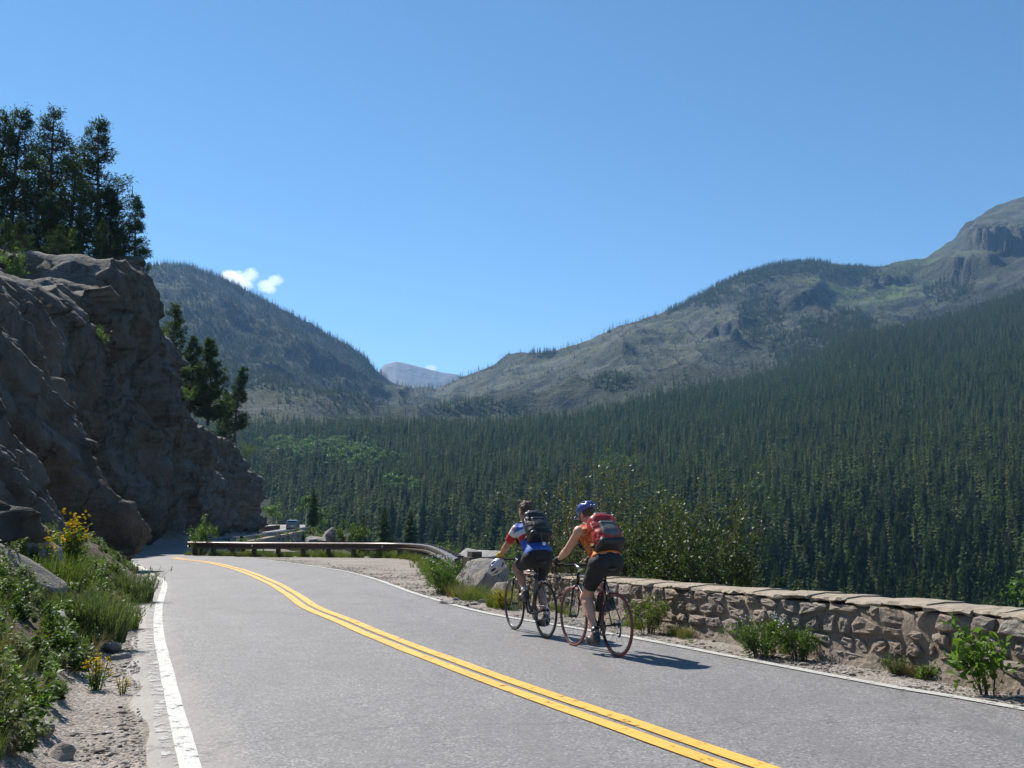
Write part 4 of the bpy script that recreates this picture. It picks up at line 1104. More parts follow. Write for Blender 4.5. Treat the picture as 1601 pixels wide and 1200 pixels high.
# ------------------------------------------------------------------ guardrails
t = NT('weathered_steel'); p = t.coord('Object')
c = t.mix(t.ramp(t.noise(p, 6, 5, 0.7), [(0.35, 0.0), (0.65, 1.0)]), (0.085, 0.058, 0.050), (0.145, 0.105, 0.092))
M['rail'] = t.set(c, t.ramp(t.noise(p, 20, 4), [(0.3, 0.26), (0.7, 0.38)]), 0.5, spec=0.8)
M['post'] = plain('dark_post', (0.06, 0.048, 0.04), 0.75, var=0.3, scale=14, bump=0.3)
M['reflector'] = plain('reflector', (0.75, 0.75, 0.72), 0.3)
def guardrail(name, P, label, spacing, h=0.66, post_side=-0.13, ext=None, step=0.3, refl=()):
    P = resample(catmull(np.array(P), 10), step)
    T = np.gradient(P, axis=0); T /= np.linalg.norm(T, axis=1)[:, None]
    N = np.stack([T[:, 1], -T[:, 0]], 1)
    root = thing(name, label, 'guardrail', (P[0][0], P[0][1], float(zg(P[0][1]))))
    L0 = np.array(root.location)
    pr = [(0.0, -.31), (0.03, -.30), (0.085, -.275), (0.10, -.245), (0.09, -.215), (0.05, -.195), (0.025, -.18), (0.022, -.155), (0.025, -.135), (0.07, -.11), (0.095, -.085), (0.10, -.06), (0.09, -.035), (0.06, -.015), (0.02, -.004), (-0.02, 0.0)]
    pr = pr + [(a_ - 0.008, b_) for a_, b_ in reversed(pr)]
    z0 = zg(P[:, 1])
    vs = []
    for i in range(len(P)):
        for a_, b_ in pr:
            vs.append(np.array((P[i, 0] + N[i, 0] * a_, P[i, 1] + N[i, 1] * a_, z0[i] + h + b_)) - L0)
    k = len(pr); q = []
    for i in range(len(P) - 1):
        for j in range(k): q.append((i * k + j, i * k + (j + 1) % k, (i + 1) * k + (j + 1) % k, (i + 1) * k + j))
    beam = obj('rail_beam', smooth(mesh_np('rail_beam', vs, q)), M['rail'], root)
    s_ = 0.0; stepn = max(1, int(round(spacing / step)))
    for i in range(1, len(P) - 1, stepn):
        c_ = P[i] + N[i] * post_side; ang = math.atan2(T[i, 1], T[i, 0]); Rm = Matrix.Rotation(ang, 3, 'Z')
        m = MB(); m.box((0, 0, 0), (0.16, 0.16, h + 0.42), Rm)
        o = m.build('post', M['post'], root, loc=(c_[0] - L0[0], c_[1] - L0[1], z0[i] - L0[2] + (h - 0.38) / 2))
        mb = MB(); mb.box((0, 0, 0), (0.12, abs(post_side) - 0.075, 0.28), Rm)
        b_ = P[i] + N[i] * (post_side / 2 + 0.036)
        mb.build('spacer_block', M['post'], root, loc=(b_[0] - L0[0], b_[1] - L0[1], z0[i] - L0[2] + h - 0.155))
    for f_ in refl:
        i = int(f_ * (len(P) - 1)); c_ = P[i] + N[i] * 0.05; ang = math.atan2(T[i, 1], T[i, 0])
        MB().box((0, 0, 0), (0.05, 0.03, 0.10), Matrix.Rotation(ang, 3, 'Z')).build('reflector', M['reflector'], beam, loc=(c_[0] - L0[0], c_[1] - L0[1], z0[i] - L0[2] + h - 0.155))
    return root, P, N, L0
gr, GP, GN, GL = guardrail('guardrail', RAIL, 'brown steel guardrail sweeping around the gravel pullout', 1.2, refl=(0.12, 0.32, 0.50))
e_ = GP[-1]
MB().box((0, 0, 0), (0.36, 0.42, 0.62), Matrix.Rotation(0.4, 3, 'Z')).box((0.02, 0.02, 0.36), (0.24, 0.30, 0.14), Matrix.Rotation(0.4, 3, 'Z')).build('end_anchor', M['post'], gr, loc=(e_[0] + 0.34 - GL[0], e_[1] + 0.35 - GL[1], float(zg(e_[1])) + 0.36 - GL[2]))
farP = off([p for p in FAR], 3.05)
guardrail('guardrail', farP[2:7], 'distant brown guardrail along the outer edge of the far road', 2.0, h=0.68, step=0.5)
guardrail('guardrail', off(FAR, -3.4)[5:8], 'short distant guardrail on the far side behind the parked car', 2.0, h=0.72, post_side=0.13, step=0.5)

# far retaining wall carrying the road round the cove
RWp = resample(catmull(off(FAR, 3.35)[2:6], 10), 0.5)
T = np.gradient(RWp, axis=0); T /= np.linalg.norm(T, axis=1)[:, None]; N = np.stack([T[:, 1], -T[:, 0]], 1)
rw = thing('retaining_wall', 'long grey stone retaining wall below the far road', 'wall', (RWp[0][0], RWp[0][1], float(zg(RWp[0][1])) - 2))
RL = np.array(rw.location); vs = []
for i in range(len(RWp)):
    for a_, b_ in ((0.55, -3.0), (0.45, -1.5), (0.34, -0.3), (0.32, 0.0)):
        vs.append(np.array((RWp[i, 0] + N[i, 0] * a_, RWp[i, 1] + N[i, 1] * a_, float(zg(RWp[i, 1])) + 0.22 + b_)) + 0.05 * np.array((float(vnoise(i * .9, b_ * 2, seed=3)), 0, 0)) - RL)
obj('masonry', mesh_np('masonry', vs, grid_quads(len(RWp), 4)), M['boulder'], rw)
s_ = 0
for i in range(0, len(RWp) - 3, 3):
    m = MB()
    for k in (0, 1):
        j = i + 3 * k - (0.06 if k else 0)
        x_, y_ = np.interp(j, range(len(RWp)), RWp[:, 0]), np.interp(j, range(len(RWp)), RWp[:, 1])
        for a_, b_ in ((0.40, .17), (0.40, .40), (-0.12, .40), (-0.12, .17)):
            m.v.append(tuple(np.array((x_ + N[i, 0] * a_, y_ + N[i, 1] * a_, float(zg(y_)) + b_)) - RL))
    m.f = [(0, 1, 5, 4), (1, 2, 6, 5), (2, 3, 7, 6), (3, 0, 4, 7), (3, 2, 1, 0), (4, 5, 6, 7)]; m.m = [0] * 6
    m.build('coping_stone', M['cap'], rw)
for i, (u, v, Y, dims) in enumerate(((515, 836, 88, (1.6, 1.3, 1.3)), (532, 838, 84, (1.5, 1.2, 1.4)), (498, 843, 84, (1.7, 1.3, .8)), (545, 842, 80, (1.4, 1.0, 1.0)), (425, 866, 52, (2.6, 1.2, .7)), (465, 868, 51, (2.0, 1.0, .5)))):
    p_ = at(u, v, Y)
    tag(obj('boulder', rock_mesh('boulder', 310 + i, dims, sub=3, planes=16, rough=.16), M['boulder'], loc=p_ - np.array((0, 0, dims[2] * .5))), ['dark boulder in the rock pile right of the far retaining wall', 'tallest pale boulder of the rock pile below the far road', 'flat rock at the end of the far retaining wall', 'small boulder at the right of the far rock pile', 'white sunlit rock seen under the guardrail near the sapling', 'low pale rock seen under the middle of the guardrail'][i], 'boulder')

# ------------------------------------------------------------------ plants
M['shrub'] = leaf_mat('shrub_leaves', (0.042, 0.070, 0.020), (0.085, 0.120, 0.034), 0.38, 0.5, spec=0.35)
M['shrub_red'] = leaf_mat('reddening_leaves', (0.055, 0.070, 0.022), (0.10, 0.105, 0.035), 0.38, 0.5, hue=(0.16, 0.05, 0.03), spec=0.3)
M['bright'] = leaf_mat('bright_leaves', (0.070, 0.135, 0.026), (0.115, 0.20, 0.035), 0.42, 0.5)
M['weed'] = leaf_mat('weed_leaves', (0.045, 0.085, 0.022), (0.085, 0.140, 0.032), 0.38, 0.55)
M['sage'] = leaf_mat('greyish_grass', (0.070, 0.095, 0.045), (0.13, 0.155, 0.075), 0.35, 0.6)
M['grass'] = leaf_mat('grass_blades', (0.070, 0.105, 0.026), (0.135, 0.165, 0.042), 0.38, 0.6, hue=(0.20, 0.17, 0.07))
M['dry'] = leaf_mat('dry_grass', (0.17, 0.125, 0.075), (0.24, 0.19, 0.11), 0.3, 0.7)
M['twig'] = plain('twig_bark', (0.095, 0.068, 0.052), 0.85, var=0.3, scale=20)
M['yellow_petal'] = plain('yellow_petals', (0.66, 0.42, 0.002), 0.8, var=0.12, spec=0.05)
M['yellow_weed'] = leaf_mat('yellow_weed', (0.28, 0.24, 0.03), (0.42, 0.34, 0.03), 0.3, 0.6)
M['pale_petal'] = plain('pale_petals', (0.55, 0.50, 0.58), 0.6, var=0.12)
def leaves_at(pos, dirs, size, rg, elong=0.42, up=0.25, jit=0.6, bend=0.2):
    n = len(pos)
    tt = dirs + rg.normal(size=(n, 3)) * jit + np.array((0, 0, up)); tt /= np.linalg.norm(tt, axis=1)[:, None]
    nr = np.cross(tt, rg.normal(size=(n, 3))); nr /= np.linalg.norm(nr, axis=1)[:, None]; bb = np.cross(nr, tt)
    s = (size * rg.uniform(0.6, 1.3, n))[:, None]
    a0, a1 = pos, pos + tt * s * 0.5 + bb * s * elong * 0.5 + nr * s * bend * .5
    a2, a3 = pos + tt * s - nr * s * bend, pos + tt * s * 0.5 - bb * s * elong * 0.5 + nr * s * bend * .5
    return np.stack([a0, a1, a2, a3], 1).reshape(-1, 3), np.arange(n * 4).reshape(-1, 4)
def shrub(name, label, loc, h, w, seed, n_stem=14, n_leaf=2600, leaf=0.05, mat='shrub', cat='shrub', group=None, lean=(0, 0), elong=0.45, droop=0.0, flowers=None, twig_r=0.011, spread=1.0, low=0.15, branch=7):
    rg = np.random.RandomState(seed); root = thing(name, label, cat, loc, 0, group)
    m = MB(); P, D = [], []
    for i in range(n_stem):
        a_ = rg.uniform(0, 6.283); r_ = w * 0.5 * spread * rg.uniform(0.15, 1.0) ** 0.7; hh = h * rg.uniform(0.6, 1.05) * (1 - 0.35 * (r_ / (w * 0.5)) ** 2)
        b0 = np.array((math.cos(a_), math.sin(a_), 0)) * r_ * 0.25
        e0 = np.array((math.cos(a_) * r_ + lean[0] * hh, math.sin(a_) * r_ + lean[1] * hh, hh - droop * r_))
        mid = (b0 + e0) / 2 + rg.normal(size=3) * h * 0.05 + np.array((0, 0, h * 0.08))
        f = np.linspace(0, 1, 8)[:, None]; c_ = (1 - f) ** 2 * b0 + 2 * f * (1 - f) * mid + f * f * e0
        c_[0, 2] -= 0.15
        m.tube(c_, list(np.linspace(twig_r, twig_r * 0.25, 8)), 4, cap=False)
        segs = [(c_, low)]
        for b in range(branch):
            k = rg.randint(2, 7); d_ = rg.normal(size=3) + np.array((math.cos(a_), math.sin(a_), 0.9)) * 0.7; d_ /= np.linalg.norm(d_)
            L = h * rg.uniform(0.10, 0.28); g_ = np.linspace(0, 1, 4)[:, None]; bc = c_[k] + d_ * L * g_ + np.array((0, 0, 1)) * L * 0.2 * g_ * g_
            m.tube(bc, list(np.linspace(twig_r * .45, twig_r * 0.15, 4)), 3, cap=False); segs.append((bc, 0.0))
        for cc, lo in segs:
            n = max(4, int(n_leaf / n_stem / (branch + 1)))
            t_ = rg.uniform(lo, 1, n); k = t_ * (len(cc) - 1); i0 = np.clip(k.astype(int), 0, len(cc) - 2); fr_ = (k - i0)[:, None]
            P.append(cc[i0] * (1 - fr_) + cc[i0 + 1] * fr_ + rg.normal(size=(n, 3)) * leaf * 0.5); dd = cc[i0 + 1] - cc[i0]; dd /= np.linalg.norm(dd, axis=1)[:, None] + 1e-9
            D.append(dd * 0.4 + rg.normal(size=(n, 3)) * 0.6)
    m.build('stems', M['twig'], root)
    P = np.concatenate(P); D = np.concatenate(D)
    v_, q_ = leaves_at(P, D, leaf, rg, elong)
    obj('foliage', mesh_np('foliage', v_, q_), M[mat], root)
    if flowers:
        nf_, fs, fm = flowers
        top = P[np.argsort(-(P[:, 2] + 0.35 * np.linalg.norm(P[:, :2], axis=1) + rg.uniform(0, h * 0.35, len(P))))[:nf_]]
        fmB = MB()
        for p_ in top:
            blossom(fmB, p_ + np.array((0, 0, leaf * 0.5)), fs * rg.uniform(0.7, 1.2), rg)
        fmB.build('flowers', M[fm], root)
    return root
def blossom(m, p_, s, rg, petals=7):
    n_ = rg.normal(size=3) * 0.5 + np.array((0.1, -0.5, 0.8)); n_ /= np.linalg.norm(n_); a_ = np.cross(n_, (0.3, 0.2, 1.0)); a_ /= np.linalg.norm(a_); b_ = np.cross(n_, a_)
    vs = [p_ + n_ * s * 0.25]; f = []
    for k in range(petals * 2):
        th = math.pi * k / petals; r_ = s * (1.0 if k % 2 == 0 else 0.62); vs.append(p_ + (a_ * math.cos(th) + b_ * math.sin(th)) * r_)
    for k in range(petals * 2): f.append((0, 1 + k, 1 + (k + 1) % (petals * 2)))
    m.add(vs, f)
def tuft_mesh(name, seed, n, h, w, bw, lean=0.35, curl=0.4, seedheads=0):
    rg = np.random.RandomState(seed); v, q = [], []
    for i in range(n):
        a_ = rg.uniform(0, 6.283); r_ = w * math.sqrt(rg.uniform(0, 1)); b0 = np.array((r_ * math.cos(a_), r_ * math.sin(a_), -0.03)); hh = h * rg.uniform(0.45, 1.1)
        a2 = a_ + rg.normal() * 0.7; out = np.array((math.cos(a2), math.sin(a2), 0)) * lean * hh * rg.uniform(0.2, 1.2); sd = np.array((-math.sin(a2), math.cos(a2), 0)) if rg.rand() < .5 else np.array((math.cos(a2), math.sin(a2), 0))
        base = len(v)
        for k, f in enumerate((0, 0.35, 0.7, 1.0)):
            c_ = b0 + out * f ** 1.7 + np.array((0, 0, hh * (f - curl * 0.35 * f ** 3))); ww = bw * (1 - f) ** 0.7 * 0.5 + 0.0006
            v += [c_ - sd * ww, c_ + sd * ww]
        for k in range(3): q.append((base + 2 * k, base + 2 * k + 1, base + 2 * k + 3, base + 2 * k + 2))
        if seedheads and rg.rand() < seedheads:
            tip = v[-1]
            for k in range(4):
                b2 = len(v); o_ = rg.normal(size=3) * 0.006; z_ = np.array((0, 0, -0.02 * k)); 
                v += [tip + z_ + o_, tip + z_ + o_ + sd * 0.008 + (0, 0, .012), tip + z_ + o_ + (0, 0, .028), tip + z_ + o_ - sd * 0.008 + (0, 0, .012)]; q.append((b2, b2 + 1, b2 + 2, b2 + 3))
    return mesh_np(name, v, q)
def weed_mesh(name, seed, h, n_stem, leaf, elong=0.45, spread=0.35):
    rg = np.random.RandomState(seed); P, D = [], []
    for i in range(n_stem):
        a_ = rg.uniform(0, 6.283); e0 = np.array((math.cos(a_) * spread * h * rg.uniform(.2, 1), math.sin(a_) * spread * h * rg.uniform(.2, 1), h * rg.uniform(.5, 1)))
        n = 16; t_ = np.linspace(0.12, 1, n)[:, None]; P.append(e0 * t_ * np.array((1, 1, 1)) ); dd = rg.normal(size=(n, 3)); dd[:, 2] = np.abs(dd[:, 2]) * .3; D.append(dd / np.linalg.norm(dd, axis=1)[:, None])
    P, D = np.concatenate(P), np.concatenate(D)
    v_, q_ = leaves_at(P, D, leaf, rg, elong, 0.15, 0.2)
    return mesh_np(name, v_, q_)

# shrubs behind the parapet
def behind_wall(u, Y, z): 
    d = ray(u, 805); return (d[0] / d[1] * Y, Y, z)
shrub('leafy_shrub', 'tall loose shrub with reddish twigs rising behind the two riders', behind_wall(905, 17.4, -0.9), 3.75, 2.1, 1, 26, 7000, 0.052, 'shrub_red', branch=8)
shrub('leafy_shrub', 'dense dark green shrub behind the wall just right of the orange rider', behind_wall(985, 16.6, -0.9), 3.35, 2.0, 2, 30, 10000, 0.052, branch=9)
shrub('leafy_shrub', 'broad dark green shrub behind the wall in the middle of the hedge', behind_wall(1062, 15.8, -0.9), 2.95, 1.9, 3, 30, 10000, 0.052, branch=9)
shrub('leafy_shrub', 'rounded shrub at the right end of the hedge behind the wall', behind_wall(1122, 15.2, -0.8), 2.85, 1.7, 4, 28, 8500, 0.050, branch=9)
shrub('leafy_shrub', 'low arching shrub spilling over the wall right of the hedge', behind_wall(1195, 14.4, -0.8), 1.6, 1.3, 5, 14, 2000, 0.052, branch=6)
shrub('leafy_shrub', 'pale green shrub left of the blue rider behind the boulders', behind_wall(760, 27, -1.4), 2.45, 2.2, 6, 18, 3600, 0.065, 'weed', branch=8)
shrub('leafy_shrub', 'pale green shrub between the two riders beyond the wall', behind_wall(800, 24.5, -1.3), 2.0, 1.5, 7, 14, 2400, 0.06, 'weed', branch=8)
shrub('leafy_shrub', 'low bush with small leaves beyond the boulders left of the riders', behind_wall(727, 31, -1.3), 2.1, 1.5, 8, 12, 1800, 0.06, 'weed', branch=8)
shrub('round_bush', 'round green bush beyond the guardrail right of the rock pile', at(548, 852, 78), 2.0, 3.0, 9, 20, 3200, 0.13, 'weed', branch=8)
shrub('aspen_sapling', 'bright green leafy sapling at the left end of the guardrail', (*[float(x) for x in at(316, 868, 47.3)[:2]], float(zg(47.3)) - 0.15), 2.1, 1.3, 10, 15, 1800, 0.085, 'bright', 'sapling', branch=6, twig_r=0.018)
# plants on the right verge
def verge(u, v): x, y = gp(u, v); return (x, y, float(near_z(x, y)))
shrub('verge_plant', 'green leafy clump at the wall foot behind the rear wheel of the orange rider', verge(1012, 990), 0.50, 0.55, 11, 26, 1500, 0.055, 'grass', 'plant', branch=3, twig_r=.004, elong=.22)
shrub('aster_bush', 'wide green bush with pale lilac flowers in front of the wall', verge(1190, 1027), 0.46, 0.72, 12, 40, 2600, 0.050, 'weed', 'plant', branch=4, twig_r=.004, elong=.25, flowers=(60, 0.012, 'pale_petal'))
shrub('aster_bush', 'green right half of the lilac bush low against the wall', verge(1250, 1032), 0.34, 0.48, 13, 26, 1500, 0.045, 'weed', 'plant', branch=3, twig_r=.004, elong=.25)
shrub('verge_plant', 'small grey green plant on the gravel near the right wall crack', verge(1403, 1054), 0.22, 0.34, 14, 22, 700, 0.035, 'sage', 'plant', branch=2, twig_r=.003, elong=.2)
shrub('verge_plant', 'tiny leafy weed at the wall foot beside the broad leaved plant', verge(1455, 1062), 0.13, 0.22, 15, 12, 220, 0.04, 'weed', 'plant', branch=2, twig_r=.003)
shrub('broadleaf_plant', 'tall bright green broad leaved plant against the right end of the wall', verge(1545, 1086), 0.62, 0.34, 16, 9, 330, 0.085, 'bright', 'plant', lean=(-0.22, 0.05), branch=3, twig_r=.006, elong=.42)
shrub('aster_bush', 'bright green clump with white flowers beside the gravel pullout', verge(695, 928), 0.85, 1.0, 17, 40, 2400, 0.07, 'bright', 'plant', branch=3, twig_r=.005, elong=.2, flowers=(46, 0.022, 'pale_petal'))
shrub('verge_plant', 'yellow green clump on the verge ahead of the blue rider', verge(790, 952), 0.38, 0.45, 18, 22, 800, 0.05, 'yellow_weed', 'plant', branch=3, twig_r=.004, elong=.22)

# grass: tufts in masses
TUFT = [proto('tuft', tuft_mesh('tuft', 600 + i, 40, 1.0, 0.2, 0.016, 0.55, 0.5, .12), [M[k]]) for i, k in enumerate(('grass', 'grass', 'sage', 'dry'))]
WEED = [proto('weed', weed_mesh('weed', 620 + i, 1.0, 15, 0.15 if i < 2 else 0.12, 0.5), [M[k]]) for i, k in enumerate(('weed', 'weed', 'bright', 'sage'))]
rg = np.random.RandomState(31)
def mass(name, x, y, hmin, hmax, protos, probs, label, wide=1.0):
    x, y = np.asarray(x), np.asarray(y); h = rg.uniform(hmin, hmax, len(x)); w_ = h * wide * rg.uniform(.8, 1.3, len(x))
    scatter(name, np.stack([x, y, near_z(x, y)], 1), rg.uniform(0, 6.28, len(x)), np.stack([w_, w_, h], 1), rg.choice(len(protos), len(x), p=probs), protos, tilt=rg.normal(0, .12, len(x)), label=label)
n = 26000
xx, yy = rg.uniform(-15, -0.5, n), 4.0 + 32 * rg.uniform(0, 1, n) ** 1.6
e = -seg_dist(xx, yy, TOE)[0]
cov = np.clip(fbm(xx * 0.9, yy * 0.9, seed=251) * 1.5 + np.where(yy < 10.5, 0.95, 0.6), 0, 1) * sstep(0.0, 0.35, e) * sstep(4.2, 2.4, e)
k = (e > 0.05) & (e < 4.2) & (rg.uniform(0, 1, n) < cov * np.where(yy < 12, 1.0, 0.55))
xb, yb = xx[k], yy[k]
wk = rg.uniform(0, 1, len(xb)) < 0.55
mass('bank_weeds', xb[wk], yb[wk], 0.12, 0.30, WEED, [.30, .22, .20, .28], 'low leafy weeds covering the left bank', 1.15)
mass('bank_grass', xb[~wk], yb[~wk], 0.14, 0.34, TUFT, [.30, .22, .20, .28], 'mixed green and dry grass on the left bank', 0.9)
n = 5200
rp = resample(catmull(np.array(RAIL), 10), 0.02); i_ = rg.randint(0, len(rp), n)
xx, yy = rp[i_, 0] + rg.normal(0, .25, n), rp[i_, 1] + np.abs(rg.normal(0, .8, n)) - 0.15
k = fbm(xx * .8, yy * .8, seed=253) > -0.2; xx, yy = xx[k][:1500], yy[k][:1500]
mass('guardrail_grass', xx, yy, 0.18, 0.42, TUFT, [.5, .35, .05, .10], 'tall green grass growing under and behind the guardrail')
n = 900
xx, yy = rg.uniform(0, 1, n), rg.uniform(0, 1, n)
pa_, pb_ = np.array(gp(690, 935)), np.array(gp(800, 958)); xv = pa_[0] + (pb_[0] - pa_[0]) * xx + rg.normal(0, .35, n); yv = pa_[1] + (pb_[1] - pa_[1]) * xx + np.abs(rg.normal(0, .8, n)) + 0.3
k = (xv > np.interp(yv, RIGHT[:, 1], RIGHT[:, 0]) + 0.5) & (fbm(xv * 1.2, yv * 1.2, seed=257) > -0.15)
k &= rg.uniform(0, 1, n) < 0.4
mass('boulder_grass', xv[k], yv[k], 0.15, 0.42, TUFT, [.42, .25, .13, .2], 'seeding grass around the boulders on the right verge')
sw = rg.uniform(3.0, WLEN, 900); offn = np.abs(rg.normal(0, .10, 900)) + 0.05
wp_ = np.array([wpt(s, o_, 0) for s, o_ in zip(sw, offn)]); k = fbm(wp_[:, 0] * 1.6, wp_[:, 1] * 1.6, seed=259) > 0.12
mass('wall_foot_grass', wp_[k, 0], wp_[k, 1], 0.06, 0.22, TUFT, [.40, .25, .15, .2], 'thin grass along the foot of the stone wall')
n = 700
i_ = rg.randint(0, len(RIM), n); rimp = resample(RIM[RIM[:, 1] > 40], 0.2); i_ = rg.randint(0, len(rimp), n)
xx, yy = rimp[i_, 0] + np.abs(rg.normal(0.6, 2.0, n)), rimp[i_, 1] + rg.normal(0, .6, n)
mass('slope_scrub', xx, yy, 0.3, 0.9, WEED, [.5, .3, .1, .1], 'green scrub on the slope below the far road', 1.3)

# single plants on the left bank
def bankt(u, v): return bank_pt(u, v)
def tuft_thing(name, label, loc, h, w, n_, seed, mat, cat='grass clump', bw=0.012, seedheads=.3, lean=.45, curl=.5, group=None):
    o = tag(obj(name, tuft_mesh(name, seed, n_, h, w, bw, lean, curl, seedheads), M[mat], loc=loc), label, cat, group); return o
tuft_thing('feathery_grass', 'large feathery grey green grass clump by the left shoulder', bankt(150, 1003), 0.62, 0.30, 700, 701, 'sage')
tuft_thing('feathery_grass', 'second feathery grass clump close behind the largest one', bankt(112, 985), 0.55, 0.26, 460, 702, 'sage')
tuft_thing('feathery_grass', 'dark feathery grass clump nearest the cliff nose by the white line', bankt(207, 940), 0.70, 0.35, 600, 703, 'sage')
tuft_thing('feathery_grass', 'green grass tuft below the yellow flowers on the bank', bankt(92, 925), 0.55, 0.24, 420, 704, 'grass')
tuft_thing('feathery_grass', 'yellow green grass tuft at the shoulder edge before the feathery clump', bankt(190, 985), 0.42, 0.22, 320, 705, 'grass')
tuft_thing('feathery_grass', 'grass tuft growing on the pale slab at the left', bankt(40, 855), 0.40, 0.22, 260, 706, 'grass')
def flower_clump(label, loc, h, w, seed, nst, fs, spike=False, lean=(0, 0)):
    rg = np.random.RandomState(seed); root = thing('yellow_flower', label, 'flower', loc)
    st, fl = MB(), MB(); P, D = [], []
    for i in range(nst):
        a_ = rg.uniform(0, 6.28); e0 = np.array((math.cos(a_) * w * rg.uniform(0, 1), math.sin(a_) * w * rg.uniform(0, 1), h * rg.uniform(.45, 1.05)))
        st.tube([(e0[0] * .3, e0[1] * .3, -.03), e0 * np.array((.7, .7, .55)), e0], [.004, .003, .002], 3, cap=False)
        for k in range(10):
            f = rg.uniform(.05, .8); P.append(e0 * np.array((.5 + .5 * f, .5 + .5 * f, f))); D.append(rg.normal(size=3))
        for k in range(5 if spike else 3): blossom(fl, e0 + rg.normal(size=3) * fs * (1.4 if spike else 1.5) + (np.array((0, 0, -k * fs * .9)) if spike else 0), fs * rg.uniform(.7, 1.2), rg)
    st.build('stems', M['weed'], root); fl.build('flowers', M['yellow_petal'], root)
    v_, q_ = leaves_at(np.array(P), np.array(D) / np.linalg.norm(D, axis=1)[:, None], h * 0.16, rg, .22)
    obj('foliage', mesh_np('foliage', v_, q_), M['weed'], root)
flower_clump('tall clump of bright yellow flowers against the shaded rock', bankt(112, 897), 0.85, 0.19, 1, 44, 0.027)
flower_clump('few yellow flowers left of the tall yellow clump', bankt(72, 893), 0.46, 0.14, 2, 12, 0.022)
flower_clump('low dull yellow flowering weed at the dirt shoulder', bankt(150, 1080), 0.30, 0.13, 3, 22, 0.013, True)
flower_clump('small separate yellow weed standing on the dirt shoulder', bankt(192, 1086), 0.16, 0.06, 4, 9, 0.010, True)
flower_clump('patch of yellow flowers in the grass under the guardrail', verge(565, 868), 0.5, 0.8, 5, 26, 0.035)

# ------------------------------------------------------------------ conifers on the cliff
def conifer(name, label, u, vtop, vbase, Y, seed, wfac=0.30, kind='pine', lean=0.0, gap=0.12, dens=1.0, sidebias=0.0, flat_top=False, group=None):
    rg = np.random.RandomState(seed)
    b = at(u, vbase, Y); tp = at(u, vtop, Y)
    zb = min(cliff_top(b[0], b[1]), b[2] + 1.0); h = tp[2] - zb
    root = thing(name, label, 'tree', (b[0], b[1], zb), 0, group)
    bend = np.array((lean * h, 0, 0))
    trk = lambda f: bend * f ** 1.6 + np.array((0.02 * h * math.sin(3 * f + seed), 0, h * f))
    m = MB(); fs = np.linspace(-0.04, 1, 9)
    m.tube([trk(max(f, 0)) + (np.array((0, 0, f * h)) if f < 0 else 0) for f in fs], [h * 0.019 * (1 - 0.9 * max(f, 0)) for f in fs], 7)
    P, D, S_ = [], [], []
    nb = int(92 * dens); nw = 17
    for i in range(nb):
        f = gap + (1 - gap) * ((i * nw // nb) + 0.5 + rg.normal() * 0.16) / nw; f = min(max(f, gap), 0.985)
        prof_ = (1.02 - f) ** 0.85 if not flat_top else (0.25 + 0.75 * (1 - f) ** 0.5) * min(1, (1.02 - f) * 9)
        L = h * wfac * prof_ * rg.uniform(0.45, 1.15) + h * 0.02
        a_ = rg.uniform(0, 6.283); d_ = np.array((math.cos(a_) + sidebias, math.sin(a_), 0)); L *= (1 + 0.4 * sidebias * math.cos(a_)); d_ /= np.linalg.norm(d_)
        o_ = trk(f); rise = rg.uniform(-0.15, 0.35) if f > 0.4 else rg.uniform(-0.4, 0.15)
        g_ = np.linspace(0, 1, 5)[:, None]
        c_ = o_ + d_ * L * g_ + np.array((0, 0, 1)) * L * (rise * g_ + 0.22 * g_ ** 2.5)
        m.tube(c_, list(np.linspace(h * 0.0045, h * 0.001, 5)), 3, cap=False)
        n = int(5 + 24 * L / (h * wfac))
        t_ = rg.uniform(0.22, 1.0, n); k_ = t_ * 4; i0 = np.clip(k_.astype(int), 0, 3); fr_ = (k_ - i0)[:, None]
        pp = c_[i0] * (1 - fr_) + c_[i0 + 1] * fr_
        side = np.cross(d_, (0, 0, 1)); sp_ = rg.normal(size=n) * 0.26 * L * (1.15 - t_)
        pp = pp + side * sp_[:, None] + np.array((0, 0, 1)) * (np.abs(rg.normal(size=n)) * 0.018 * h)[:, None]
        P.append(pp); D.append(d_ * 0.6 + side * np.sign(sp_)[:, None] * 0.5 + rg.normal(size=(n, 3)) * 0.3); S_.append(np.full(n, h * 0.034))
    m.build('trunk', M['bark'], root)
    P, D = np.concatenate(P), np.concatenate(D)
    rep = 8
    P = np.repeat(P, rep, 0) + rg.normal(size=(len(P) * rep, 3)) * h * 0.009; D = np.repeat(D, rep, 0)
    v_, q_ = leaves_at(P, D, min(h * 0.034, 0.34), rg, 0.2, 0.45, 0.75, 0.1)
    obj('crown', mesh_np('crown', v_, q_), M['pine'], root)
    return root
GT = 'conifers on the cliff top'
conifer('conifer_tree', 'tallest full fir in the middle of the cliff top', 147, 194, 402, 76, 1, 0.30, gap=0.10, dens=1.35)
conifer('conifer_tree', 'tall fir with a ragged crown left of the fullest cliff fir', 78, 176, 395, 77, 2, 0.27, gap=.15, dens=1.1)
conifer('conifer_tree', 'narrow fir near the left picture edge on the cliff', 22, 176, 390, 77, 3, 0.21, gap=.2, dens=1.0)
conifer('conifer_tree', 'fir cut off by the left picture edge', -8, 182, 385, 78, 4, 0.24, gap=.15)
conifer('conifer_tree', 'shorter fir filling the gap between the two tall cliff firs', 104, 235, 400, 80, 5, 0.28, gap=.08, dens=1.1)
conifer('conifer_tree', 'shorter dark fir behind the left cliff firs', 48, 228, 395, 80, 6, 0.28, gap=.08, dens=1.1)
conifer('conifer_tree', 'small open pine on the outermost cliff corner', 207, 306, 414, 72, 7, 0.26, gap=.05, dens=.55, sidebias=.3)
conifer('conifer_tree', 'low dark fir under the tall firs near the cliff corner', 172, 300, 412, 74, 8, 0.28, gap=.03, dens=.9)
